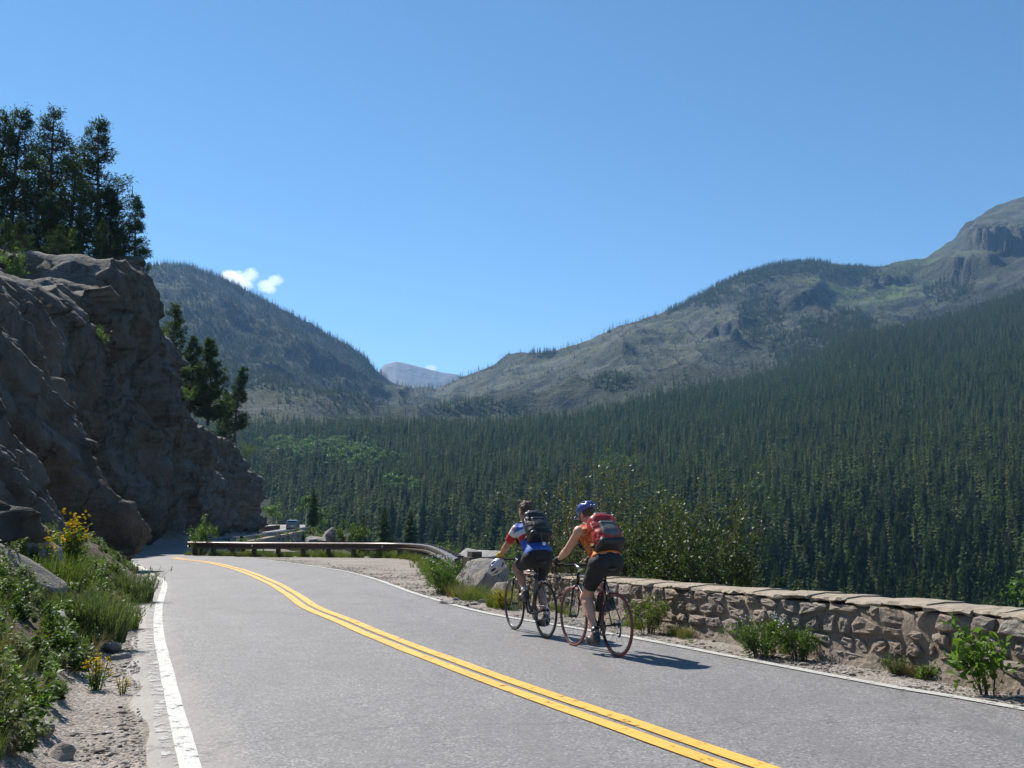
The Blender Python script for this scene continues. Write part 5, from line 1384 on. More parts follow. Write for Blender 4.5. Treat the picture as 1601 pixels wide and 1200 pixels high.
conifer('conifer_tree', 'low dark fir at the foot of the left cliff firs', 75, 305, 402, 70, 9, 0.30, gap=.03, dens=.9)
conifer('conifer_tree', 'bushy young fir low on the cliff top at the left', 120, 340, 408, 70, 10, 0.40, gap=.02, dens=.9)
conifer('conifer_tree', 'layered pine standing on the step below the cliff corner', 268, 477, 572, 84, 11, 0.36, gap=.05, dens=.8)
conifer('conifer_tree', 'left tree of the dense fir pair on the descending ridge', 297, 530, 640, 96, 12, 0.30, gap=.04, dens=1.0)
conifer('conifer_tree', 'right and largest tree of the dense fir pair on the descending ridge', 324, 532, 660, 98, 13, 0.32, gap=.03, dens=1.2)
conifer('conifer_tree', 'short bushy fir filling below the fir pair on the ridge', 318, 600, 668, 95, 14, 0.34, gap=.02, dens=.9)
conifer('conifer_tree', 'pine leaning right at the lower end of the cliff ridge', 366, 577, 676, 122, 15, 0.27, lean=.14, gap=.1, dens=.9, sidebias=-.1)
conifer('conifer_tree', 'smaller fir behind the leaning pine on the ridge', 352, 612, 676, 126, 16, 0.24, gap=.04, dens=.8)
conifer('conifer_tree', 'low bushy fir on the cliff lip under the narrow left fir', 30, 335, 405, 64, 21, 0.42, gap=.02, dens=.8)
conifer('conifer_tree', 'low spreading fir on the cliff lip below the two tall firs', 92, 352, 412, 66, 22, 0.50, gap=.02, dens=.8)
conifer('conifer_tree', 'small dark fir at the foot of the fullest cliff fir', 158, 345, 414, 68, 23, 0.42, gap=.02, dens=.8)
conifer('conifer_tree', 'small fir tight against the outermost cliff corner', 188, 352, 416, 69, 24, 0.40, gap=.02, dens=.7)
conifer('conifer_tree', 'stunted fir at the left picture edge on the cliff lip', 4, 345, 408, 60, 25, 0.42, gap=.02, dens=.8)
def cliff_bush(label, u, v, Y, h, w, seed, mat='weed'):
    b = at(u, v, Y); shrub('cliff_bush', label, (b[0], b[1], min(cliff_top(b[0], b[1]), b[2] + 0.5)), h, w, seed, 14, 1500, h * 0.045, mat, branch=6)
cliff_bush('dark scrub along the cliff lip between the firs', 100, 408, 68, 2.4, 4.0, 41)
cliff_bush('dark scrub on the cliff lip near the corner pine', 165, 412, 70, 2.2, 3.6, 42)
cliff_bush('bright yellow green bush at the left edge above the cliff', 8, 405, 58, 3.0, 2.6, 31, 'bright')
cliff_bush('small bush on the cliff lip below the firs', 60, 412, 56, 1.4, 2.2, 32)
cliff_bush('yellowish bush in the notch below the cliff corner', 246, 545, 80, 1.9, 1.6, 33, 'bright')
cliff_bush('low green bushes on the lower ridge beside the leaning pine', 385, 715, 130, 2.2, 3.4, 34)
cliff_bush('little bush clinging to the outer cliff corner', 226, 440, 70, 1.2, 1.2, 35)
cliff_bush('yellow green scrub along the ridge crest below the fir pair', 296, 625, 92, 1.4, 2.0, 36, 'bright')
for i, (yy_, hf_) in enumerate(((40, .62), (47, .45), (55, .78), (62, .52), (69, .70), (82, .60), (96, .75), (112, .55), (125, .8), (134, .5))):
    q_ = CFACE[int(np.argmin(np.abs(by - yy_))), int(hf_ * (nf - 1))]
    shrub('cliff_tuft', 'small green tuft rooted in a crack of the shaded cliff', (q_[0] - .1, q_[1], q_[2] - .1), 0.9 + 0.25 * (i % 3), 1.1 + .3 * (i % 2), 60 + i, 9, 420, 0.09, 'weed' if i % 2 else 'bright', 'plant', 'tufts in the cliff cracks', branch=3, twig_r=.008)
# trees by the far road
for i, (u, v, Y, h, lab) in enumerate(((478, 828, 205, 7.5, 'bright aspen right behind the distant car'), (498, 832, 198, 5.5, 'second bright aspen right of the distant car'), (432, 826, 215, 6.0, 'bright aspen left of the distant car by the cliff end'), (418, 824, 225, 5.0, 'small aspen at the end of the cliff beyond the road'))):
    p_ = at(u, v, Y); o = thing('aspen_tree', lab, 'tree', p_); o.scale = (h * 1.25, h * 1.25, h)
    obj('trunk', atm, None, o); obj('crown', AC[i % 4], None, o)
for i, (u, v, Y, h, lab) in enumerate(((489, 842, 185, 9, 'dark lone spruce standing right of the distant car'), (600, 905, 190, 13, 'spruce rising just beyond the middle of the guardrail'), (566, 905, 205, 12.5, 'spruce rising beyond the guardrail left of its middle'), (640, 905, 200, 13, 'spruce rising beyond the right part of the guardrail'))):
    p_ = at(u, v, Y); o = thing('spruce_tree', lab, 'tree', p_); o.scale = (h * 1.2, h * 1.2, h)
    obj('trunk', tm, None, o); obj('crown', NEAR_CROWN[i], None, o)
p_ = at(1598, 985, 60); o = thing('aspen_tree', 'bright green aspen top at the right picture edge above the wall', 'tree', (p_[0] + .6, p_[1], p_[2] - 4)); o.scale = (8, 8, 8.2)
obj('trunk', atm, None, o); obj('crown', AC[1], None, o)
# ------------------------------------------------------------------ smooth bodies from blended tapered shapes
class SDF:
    def __init__(s, lo, hi, h):
        s.lo = np.array(lo, float); s.h = h
        s.n = np.ceil((np.array(hi) - s.lo) / h).astype(int) + 1
        s.f = np.full(s.n, 1.0, np.float32)
    def _win(s, lo, hi, pad):
        a = np.clip(np.floor((np.array(lo) - pad - s.lo) / s.h).astype(int), 0, s.n - 1)
        b = np.clip(np.ceil((np.array(hi) + pad - s.lo) / s.h).astype(int) + 1, 1, s.n)
        sl = tuple(slice(i, j) for i, j in zip(a, b))
        g = np.meshgrid(*[s.lo[i] + np.arange(a[i], b[i]) * s.h for i in range(3)], indexing='ij')
        return sl, np.stack(g, -1)
    def _put(s, sl, d, k, op='add'):
        f = s.f[sl]
        if op == 'add':
            hh = np.clip(0.5 + 0.5 * (f - d) / max(k, 1e-5), 0, 1); s.f[sl] = f * (1 - hh) + d * hh - k * hh * (1 - hh)
        else:
            s.f[sl] = np.maximum(f, -d)
    def cone(s, a, b, ra, rb, k=0.02, op='add'):
        a, b = np.array(a, float), np.array(b, float); r = max(ra, rb) + k + 3 * s.h
        sl, P = s._win(np.minimum(a, b), np.maximum(a, b), r)
        ab = b - a; l2 = float(ab @ ab) + 1e-9
        t = np.clip(((P - a) @ ab) / l2, 0, 1)
        d = np.linalg.norm(P - a - t[..., None] * ab, axis=-1) - (ra + (rb - ra) * t)
        s._put(sl, d, k, op); return s
    def ell(s, c, r, k=0.02, R=None, op='add'):
        c = np.array(c, float); r = np.array(r, float)
        sl, P = s._win(c, c, r.max() + k + 3 * s.h)
        q = P - c
        if R is not None: q = q @ np.array(R)
        k0 = np.linalg.norm(q / r, axis=-1); k1 = np.linalg.norm(q / (r * r), axis=-1) + 1e-9
        s._put(sl, k0 * (k0 - 1) / k1, k, op); return s
    def box(s, c, hsz, rad=0.02, k=0.02, R=None, op='add'):
        c = np.array(c, float); hsz = np.array(hsz, float)
        sl, P = s._win(c, c, np.linalg.norm(hsz) + k + 3 * s.h)
        q = P - c
        if R is not None: q = q @ np.array(R)
        w = np.abs(q) - (hsz - rad)
        d = np.linalg.norm(np.maximum(w, 0), axis=-1) + np.minimum(w.max(-1), 0) - rad
        s._put(sl, d, k, op); return s
    def grid(s):
        return np.stack(np.meshgrid(*[s.lo[i] + np.arange(s.n[i]) * s.h for i in range(3)], indexing='ij'), -1)
    def cut(s, p, n):                           # keep the side the normal points away from
        n = np.array(n, float); n /= np.linalg.norm(n)
        s.f = np.maximum(s.f, ((s.grid() - np.array(p)) @ n).astype(np.float32)); return s
    def fold(s, amp, fx, fy, fz, seed, octaves=2):   # creases in cloth, worked out near the surface only
        m = np.abs(s.f) < 0.04; i = np.argwhere(m); g = s.lo + i * s.h
        s.f[m] += (amp * fbm(g[:, 0] * fx, g[:, 1] * fy, g[:, 2] * fz, seed=seed, octaves=octaves)).astype(np.float32); return s
    def grow(s, d): s.f = s.f - d; return s
    def mesh(s, name):
        f = s.f; ins = f < 0
        c = np.stack([f[i:f.shape[0] - 1 + i, j:f.shape[1] - 1 + j, k:f.shape[2] - 1 + k] for i in (0, 1) for j in (0, 1) for k in (0, 1)])
        act = (c.min(0) < 0) & (c.max(0) >= 0)
        idx = np.argwhere(act); cv = c[:, act]
        off_ = np.array([(i, j, k) for i in (0, 1) for j in (0, 1) for k in (0, 1)], float)
        acc = np.zeros((len(idx), 3)); cnt = np.zeros(len(idx))
        for a in range(8):
            for b in range(a + 1, 8):
                if np.abs(off_[a] - off_[b]).sum() != 1: continue
                m = (cv[a] < 0) != (cv[b] < 0)
                t = np.where(m, cv[a] / np.where(m, cv[a] - cv[b], 1), 0)
                acc += np.where(m[:, None], off_[a] + (off_[b] - off_[a]) * t[:, None], 0); cnt += m
        v = s.lo + (idx + acc / cnt[:, None]) * s.h
        vid = np.full(act.shape, -1, np.int64); vid[act] = np.arange(len(idx))
        quads = []
        for ax in range(3):
            o1, o2 = [(1, 2), (2, 0), (0, 1)][ax]
            sa = [slice(1, -1)] * 3; sb = [slice(1, -1)] * 3
            sa[ax] = slice(0, -1); sb[ax] = slice(1, None)
            A_, B_ = ins[tuple(sa)], ins[tuple(sb)]
            for flip, msk in ((False, A_ & ~B_), (True, ~A_ & B_)):
                p = np.argwhere(msk)
                if len(p) == 0: continue
                base = p + 1; base[:, ax] -= 1
                def cell(d1, d2):
                    q = base.copy(); q[:, o1] -= d1; q[:, o2] -= d2; return vid[q[:, 0], q[:, 1], q[:, 2]]
                Q = np.stack([cell(1, 1), cell(0, 1), cell(0, 0), cell(1, 0)], 1)
                quads.append(Q[:, ::-1] if flip else Q)
        q = np.concatenate(quads); q = q[(q >= 0).all(1)]
        return smooth(mesh_np(name, v, q))
def rotx(a): return np.array(Matrix.Rotation(a, 3, 'X'))

M['skin'] = plain('sunlit_skin', (0.54, 0.30, 0.215), 0.5, var=0.06, scale=12)
M['skin'].node_tree.nodes['Principled BSDF'].inputs['Subsurface Weight'].default_value = 0.08
M['skin'].node_tree.nodes['Principled BSDF'].inputs['Subsurface Radius'].default_value = (0.02, 0.008, 0.004)
M['skin_tan'] = plain('tanned_skin', (0.42, 0.22, 0.145), 0.5, var=0.06, scale=12)
M['hair'] = plain('brown_hair', (0.075, 0.045, 0.028), 0.65, var=0.4, scale=60, bump=0.6)
M['black_cloth'] = plain('black_cloth', (0.014, 0.014, 0.016), 0.75, var=0.3, scale=40, bump=0.2)
M['grey_stitch'] = plain('grey_stitching', (0.22, 0.22, 0.22), 0.7)
M['blue_cloth'] = plain('blue_cloth', (0.035, 0.12, 0.45), 0.65, var=0.12, scale=15, bump=0.3)
M['white_cloth'] = plain('white_cloth', (0.66, 0.66, 0.68), 0.7, var=0.06, scale=15, bump=0.3)
M['red_cloth'] = plain('red_cloth', (0.42, 0.02, 0.025), 0.65, var=0.12, scale=15, bump=0.3)
M['pack_black'] = plain('black_nylon', (0.016, 0.016, 0.018), 0.5, var=0.4, scale=25, bump=0.5)
M['pack_red'] = plain('red_nylon', (0.33, 0.022, 0.018), 0.5, var=0.2, scale=18, bump=0.4)
M['pack_grey'] = plain('grey_nylon', (0.085, 0.09, 0.095), 0.55, var=0.2, scale=18, bump=0.4)
M['yellow_glove'] = plain('yellow_glove', (0.55, 0.36, 0.03), 0.7, var=0.15)
M['shoe'] = plain('dark_shoe', (0.03, 0.03, 0.034), 0.45, var=0.4, scale=30)
M['sole'] = plain('shoe_sole', (0.10, 0.095, 0.09), 0.7)
M['sock'] = plain('white_sock', (0.5, 0.48, 0.47), 0.8)
M['tyre_black'] = plain('black_tyre', (0.018, 0.018, 0.019), 0.6, var=0.25)
M['tyre_red'] = plain('dusty_red_tyre', (0.20, 0.045, 0.04), 0.65, var=0.25)
M['rim'] = plain('dark_rim', (0.06, 0.06, 0.065), 0.3, 0.7)
M['steel'] = plain('bright_steel', (0.55, 0.55, 0.56), 0.25, 0.95)
M['frame_black'] = plain('black_frame_paint', (0.022, 0.022, 0.026), 0.25, 0.2, spec=0.6)
M['frame_grey'] = plain('grey_frame_paint', (0.14, 0.14, 0.15), 0.28, 0.4, spec=0.6)
M['frame_pale'] = plain('pale_frame_paint', (0.62, 0.52, 0.60), 0.25, 0.1)
M['frame_red'] = plain('red_frame_paint', (0.40, 0.02, 0.02), 0.3)
M['black_plastic'] = plain('black_plastic', (0.02, 0.02, 0.021), 0.45)
M['yellow_plastic'] = plain('yellow_plastic', (0.75, 0.60, 0.01), 0.4)
M['helmet_blue'] = plain('blue_helmet_shell', (0.055, 0.085, 0.27), 0.22, var=0.15, spec=0.6)
M['helmet_silver'] = plain('silver_helmet_shell', (0.50, 0.51, 0.54), 0.22, 0.3, spec=0.6)
M['foam'] = plain('black_foam', (0.02, 0.02, 0.02), 0.8)
t = NT('tie_dye'); n_ = t.noise(t.coord('Object'), 9, 4, 0.6, 1.5)
M['tie_dye'] = t.set(t.ramp(n_, [(0.30, (0.40, 0.02, 0.01)), (0.48, (0.55, 0.075, 0.01)), (0.60, (0.60, 0.24, 0.015)), (0.70, (0.50, 0.045, 0.01))]), 0.65, nrm=t.bump(t.noise(t.coord('Object'), 12, 4), 0.35, 0.02))
t = NT('jersey_bands'); sx = t.n.new('ShaderNodeSeparateXYZ'); t.l.new(t.coord('Object'), sx.inputs[0])
hgt_ = t.math('ADD', t.math('MULTIPLY', sx.outputs[2], 0.82), t.math('MULTIPLY', sx.outputs[1], 0.5))
rp_ = t.ramp(t.math('MULTIPLY', hgt_, 0.6), [(0.0, (0.03, 0.11, 0.43)), (0.672, (0.42, 0.02, 0.025)), (0.712, (0.62, 0.62, 0.65)), (0.752, (0.035, 0.12, 0.45))], 'CONSTANT')
M['jersey_bands'] = t.set(rp_, 0.65, nrm=t.bump(t.noise(t.coord('Object'), 12, 4), 0.35, 0.02))

# ------------------------------------------------------------------ bicycles
WR = 0.335; BB = (0, 0.41, 0.27)
def wheel(parent, y, tyre, seed=0, rear=False):
    w = bpy.data.objects.new('wheel', None); COL.objects.link(w); w.parent = parent; w.location = (0, y, WR)
    m = MB(); R0 = WR - 0.0135
    m.tube([(0, R0 * math.cos(a), R0 * math.sin(a)) for a in np.linspace(0, 2 * math.pi, 49)[:-1]], 0.0135, 8, closed=True)
    m.build('tyre', M[tyre], w, sm=True)
    m = MB(); r1, r0 = R0 - 0.004, R0 - 0.030
    m.lathe([(r1, -0.010), (r1, 0.010), (r0 + .004, 0.008), (r0, 0.0), (r0 + .004, -0.008), (r1, -0.010)], 'x', 48)
    m.build('rim', M['rim'], w, sm=False)
    m = MB()
    for k in range(22):
        a = 2 * math.pi * k / 22; s = 1 if k % 2 else -1; a2 = a + 0.35 * (1 if k % 4 < 2 else -1)
        m.tube([(0, r0 * math.cos(a), r0 * math.sin(a)), (s * 0.028, 0.022 * math.cos(a2), 0.022 * math.sin(a2))], 0.0013, 3, cap=False)
    m.build('spokes', M['steel'], w)
    m = MB(); m.lathe([(0.0, -0.055), (0.009, -0.055), (0.009, -0.034), (0.024, -0.032), (0.024, -0.026), (0.013, -0.02), (0.013, 0.02), (0.024, 0.026), (0.024, 0.032), (0.009, 0.034), (0.009, 0.055), (0, 0.055)], 'x', 14)
    m.build('hub', M['frame_black'], w)
    if rear:
        m = MB()
        for k in range(6): m.lathe([(0.012, 0.030 + k * .004), (0.046 - k * .004, 0.030 + k * .004), (0.046 - k * .004, 0.032 + k * .004), (0.012, 0.032 + k * .004)], 'x', 20)
        m.build('cassette', M['steel'], w)
    return w
def bicycle(label, loc, rz, tyre, paint, top_paint, head_paint, crank_dir):
    b = thing('road_bicycle', label, 'bicycle', loc, rz, 'road bicycles')
    wheel(b, 0.0, tyre, rear=True); wheel(b, 0.99, tyre)
    st, ht, hb = (0, 0.235, 0.78), (0, 0.845, 0.84), (0, 0.885, 0.71)
    m = MB(); m.tube([hb, BB], [0.019, 0.021], 10); m.tube([BB, st], 0.016, 10)
    for s in (-1, 1):
        m.tube([(s * 0.03, 0.40, 0.27), (s * 0.055, 0.15, 0.31), (s * 0.062, 0, WR)], 0.008, 6); m.tube([(s * 0.018, 0.235, 0.75), (s * 0.05, 0.08, 0.47), (s * 0.062, 0, WR)], 0.007, 6)
    m.tube([(-0.035, BB[1], BB[2]), (0.035, BB[1], BB[2])], 0.022, 12)
    m.build('frame', M[paint], b, sm=True)
    MB().tube([(0, 0.24, 0.765), (0, 0.85, 0.80)], 0.0165, 10).build('top_tube', M[top_paint], b, sm=True)
    MB().tube([ht, hb], 0.022, 10).build('head_tube', M[head_paint], b, sm=True)
    m = MB(); m.tube([hb, (0, 0.90, 0.69)], 0.02, 8)
    for s in (-1, 1): m.tube([(s * 0.02, 0.898, 0.69), (s * 0.045, 0.90, 0.66), (s * 0.052, 0.94, 0.48), (s * 0.052, 0.99, WR)], [0.013, 0.012, 0.010, 0.007], 7)
    m.build('fork', M['frame_black'], b, sm=True)
    m = MB(); m.tube([(0, 0.24, 0.77), (0, 0.215, 0.89)], 0.0135, 8); m.build('seat_post', M['frame_black'], b, sm=True)
    s_ = SDF((-.10, .02, .86), (.10, .40, .97), 0.008); s_.ell((0, .12, .915), (.068, .075, .022), .02).cone((0, .16, .918), (0, .34, .918), .035, .016, .03)
    obj('saddle', s_.mesh('saddle'), M['black_plastic'], b)
    m = MB(); m.tube([(0, 0.845, 0.83), (0, 0.835, 0.885), (0, 0.86, 0.895), (0, 0.945, 0.915)], 0.016, 8); m.build('stem', M['steel'], b, sm=True)
    hbz = bpy.data.objects.new('handlebar', None); COL.objects.link(hbz); hbz.parent = b
    m = MB()
    bar = lambda s: [(0, .945, .915), (s * .13, .945, .915), (s * .185, .955, .915), (s * .205, .985, .912), (s * .208, 1.02, .885), (s * .208, 1.03, .845), (s * .208, 1.0, .80), (s * .208, .955, .785), (s * .208, .91, .785)]
    for s in (-1, 1): m.tube([Vector(p) for p in catmull(np.array(bar(s)), 4)], 0.0135, 7)
    m.build('drop_bar', M['black_cloth'], hbz, sm=True)
    for s in (-1, 1):
        m = MB(); m.tube([(s * .206, .98, .915), (s * .206, 1.03, .925), (s * .206, 1.062, .955)], [.016, .017, .012], 8); m.build('brake_hood', M['black_plastic'], hbz, sm=True)
        m = MB(); m.tube([(s * .206, 1.055, .935), (s * .208, 1.075, .87), (s * .212, 1.05, .80)], [.007, .006, .004], 6); m.build('brake_lever', M['frame_black'], hbz, sm=True)
        m = MB(); m.tube(catmull(np.array([(s * .2, 1.04, .95), (s * .17, 1.06, .93), (s * .08, 1.0, .88), (0.02 * s, .90, .74)]), 5), .003, 4); m.build('cable', M['black_plastic'], hbz)
    dy, dz_ = crank_dir
    for s, nm in ((-1, 1), (1, -1)):                       # left follows crank_dir, right is opposite
        k = 1 if s == -1 else -1
        pe = (s * 0.068, BB[1] + k * dy, BB[2] + k * dz_)
        c = bpy.data.objects.new('crank', None); COL.objects.link(c); c.parent = b
        MB().tube([(s * 0.05, BB[1], BB[2]), pe], [0.016, 0.011], 7).build('crank_arm', M['frame_black'], c, sm=True)
        MB().box((pe[0] + s * 0.045, pe[1], pe[2]), (0.075, 0.07, 0.018)).tube([pe, (pe[0] + s * .05, pe[1], pe[2])], .007, 6).build('pedal', M['black_plastic'], c)
        if s == 1:
            m = MB(); m.lathe([(0.070, .040), (0.100, .040), (0.100, .044), (0.070, .044), (0.070, .040)], 'x', 30, (0, BB[1], BB[2]))
            for q in range(5):
                a = 2 * math.pi * q / 5; m.tube([(.042, BB[1], BB[2]), (.042, BB[1] + .08 * math.cos(a), BB[2] + .08 * math.sin(a))], .008, 5)
            m.build('chainring', M['rim'], c)
    m = MB()
    m.tube([(.042, .41, .37), (.042, 0.0, .375)], .004, 4); m.tube([(.042, .41, .17), (.042, .03, .235), (.042, .0, .20)], .004, 4); m.build('chain', M['steel'], b)
    m = MB(); m.tube([(.045, .0, .31), (.047, .0, .25), (.047, .035, .20)], [.012, .010, .014], 6); m.build('derailleur', M['frame_black'], b, sm=True)
    m = MB()
    for yy, zz, w_ in ((0.875, .665, 1), (0.145, .655, 1)):
        for s in (-1, 1): m.tube([(0, yy + .03 * (1 if yy > .5 else -1), zz + .035), (s * .032, yy + .03 * (1 if yy > .5 else -1), zz + .01), (s * .022, yy + .02, zz - .025)], .007, 5)
    m.build('brakes', M['steel'], b, sm=True)
    return b
def bottle(label, bike, ytop, along, mat, cap_mat):
    # in the cage on the down tube or seat tube
    a, e = (Vector((0, .80, .63)), Vector(BB)) if along == 'down' else (Vector((0, .245, .72)), Vector(BB))
    d = (e - a).normalized(); up = Vector((0, -d.z, d.y)) if along == 'down' else Vector((0, -d.z, d.y))
    if along == 'down': up = Vector((0, -0.6, 0.8))
    else: up = Vector((0, 0.97, 0.25))
    c = a + d * ytop + up * 0.055
    root = thing('water_bottle', label, 'bottle', (0, 0, 0), 0)
    root.matrix_world = bike.matrix_world @ Matrix.Translation(c)
    q = (-d).to_track_quat('Z', 'X').to_matrix().to_4x4()
    m = MB(); m.lathe([(0, -.19), (.033, -.19), (.0365, -.18), (.0365, -.09), (.032, -.075), (.0365, -.06), (.0365, -.01), (.030, .0), (0, .0)], 'z', 18)
    o = m.build('body', M[mat], root, sm=True); o.matrix_local = q
    m = MB(); m.lathe([(.031, .0), (.031, .018), (.02, .026), (.009, .03), (.009, .045), (0, .046)], 'z', 14); o = m.build('cap', M[cap_mat], root, sm=True); o.matrix_local = q

# ------------------------------------------------------------------ riders
def ik(hip, ank, l1, l2, fwd=(0, 1, 0.15)):
    h, a = np.array(hip, float), np.array(ank, float); d = a - h; L = min(np.linalg.norm(d), l1 + l2 - 0.005); u = d / np.linalg.norm(d)
    x = (l1 * l1 - l2 * l2 + L * L) / (2 * L); hh = math.sqrt(max(l1 * l1 - x * x, 0)); f = np.array(fwd, float); f -= u * (f @ u); f /= np.linalg.norm(f)
    return h + u * x + f * hh
def body_parts(J, part='all', grow=0.0, h=0.009):
    s = SDF((-.48, -.08, .0), (.48, 1.22, 1.78), h)
    P, C = J['pelvis'], J['chest']
    if part in ('all', 'torso', 'shorts'):
        s.ell(P, (.155, .125, .12), .05); s.cone(np.array(P) + (-.075, -.03, -.02), np.array(P) + (.075, -.03, -.02), .10, .10, .05)
    if part in ('all', 'torso'):
        mid = (np.array(P) + C) / 2
        s.cone(np.array(P) + (-.045, 0, .03), mid + (-.05, 0, 0), .105, .095, .05); s.cone(np.array(P) + (.045, 0, .03), mid + (.05, 0, 0), .105, .095, .05)
        s.cone(mid + (-.05, 0, 0), np.array(C) + (-.075, 0, 0), .095, .105, .05); s.cone(mid + (.05, 0, 0), np.array(C) + (.075, 0, 0), .095, .105, .05)
        s.cone(np.array(C) + (0, .02, .03), J['neck'], .085, .055, .05)
        for sd in 'LR': s.cone(np.array(C) + ((-.07 if sd == 'L' else .07), .02, .05), J['sho' + sd], .065, .060, .05)
    if part == 'all':
        s.cone(J['neck'], J['skull'], .055, .052, .02)
        H = np.array(J['skull']); Rm = np.array(Euler(J['head_rot']).to_matrix())
        def hd(x, y, z): return H + Rm @ np.array((x, y, z))
        s.ell(hd(0, -.005, .035), (.075, .094, .098), .02, Rm); s.ell(hd(0, .035, -.035), (.056, .062, .075), .03, Rm); s.ell(hd(0, .075, -.085), (.028, .022, .022), .02, Rm)
        s.cone(hd(0, .088, .015), hd(0, .112, -.022), .010, .014, .012); s.cone(hd(-.03, .082, .028), hd(.03, .082, .028), .012, .012, .015)
        for sg in (-1, 1):
            s.ell(hd(sg * .075, -.005, -.005), (.012, .022, .032), .01, Rm); s.ell(hd(sg * .03, .084, .010), (.013, .010, .008), .006, Rm)
        s.cone(hd(-.02, .090, -.055), hd(.02, .090, -.055), .008, .008, .01)
        for sd in 'LR':
            sg = -1 if sd == 'L' else 1
            s.cone(J['sho' + sd], J['elb' + sd], .052, .040, .03); s.cone(J['elb' + sd], J['wri' + sd], .041, .026, .02)
            s.cone(np.array(J['elb' + sd]) * .72 + np.array(J['wri' + sd]) * .28, np.array(J['elb' + sd]) * .45 + np.array(J['wri' + sd]) * .55, .042, .034, .02)
            W = np.array(J['wri' + sd]); G = np.array(J['grip' + sd]); d = (G - W) / np.linalg.norm(G - W)
            pal = W + d * .045; s.box(pal, (.040, .040, .018), .014, .015, np.array(Vector(d).to_track_quat('Y', 'Z').to_matrix()))
            for k, (o_, l_) in enumerate(((-.030, .036), (-.011, .042), (.009, .040), (.027, .032))):
                side = np.array((1, 0, 0)) * sg; k0 = W + d * .078 + side * o_ * -1; k1 = k0 + d * l_ * .6 + np.array((0, .006, -.022)); k2 = k1 + np.array((0, -.008, -.030))
                s.cone(k0, k1, .0105, .0095, .006); s.cone(k1, k2, .0095, .008, .004)
            t0 = W + d * .03 - np.array((sg, 0, 0)) * .034; t1 = t0 + d * .035 + np.array((-sg * .018, 0, -.008)); t2 = t1 + np.array((0, .012, -.028))
            s.cone(t0, t1, .013, .011, .008); s.cone(t1, t2, .011, .009, .004)
    if part in ('all', 'shorts'):
        for sd in 'LR':
            s.cone(J['hip' + sd], J['kne' + sd], .088 if part == 'all' else .092, .056, .045)
            mid = np.array(J['hip' + sd]) * .6 + np.array(J['kne' + sd]) * .4; s.cone(J['hip' + sd], mid, .090, .078, .04)
    if part == 'all':
        for sd in 'LR':
            K, A_ = np.array(J['kne' + sd]), np.array(J['ank' + sd]); s.ell(K, (.052, .056, .056), .03)
            s.cone(K, A_, .052, .035, .03); bk = np.cross(A_ - K, (1, 0, 0)); bk /= np.linalg.norm(bk); bk = bk if bk[1] < 0 else -bk
            s.cone(K * .80 + A_ * .20 + bk * .018, K * .50 + A_ * .50 + bk * .016, 0.058, .047, .03)
            s.cone(A_, J['ball' + sd], .034, .028, .02); s.ell(A_ + np.array((0, -.025, -.05)), (.028, .035, .03), .02)
    if grow: s.grow(grow)
    return s
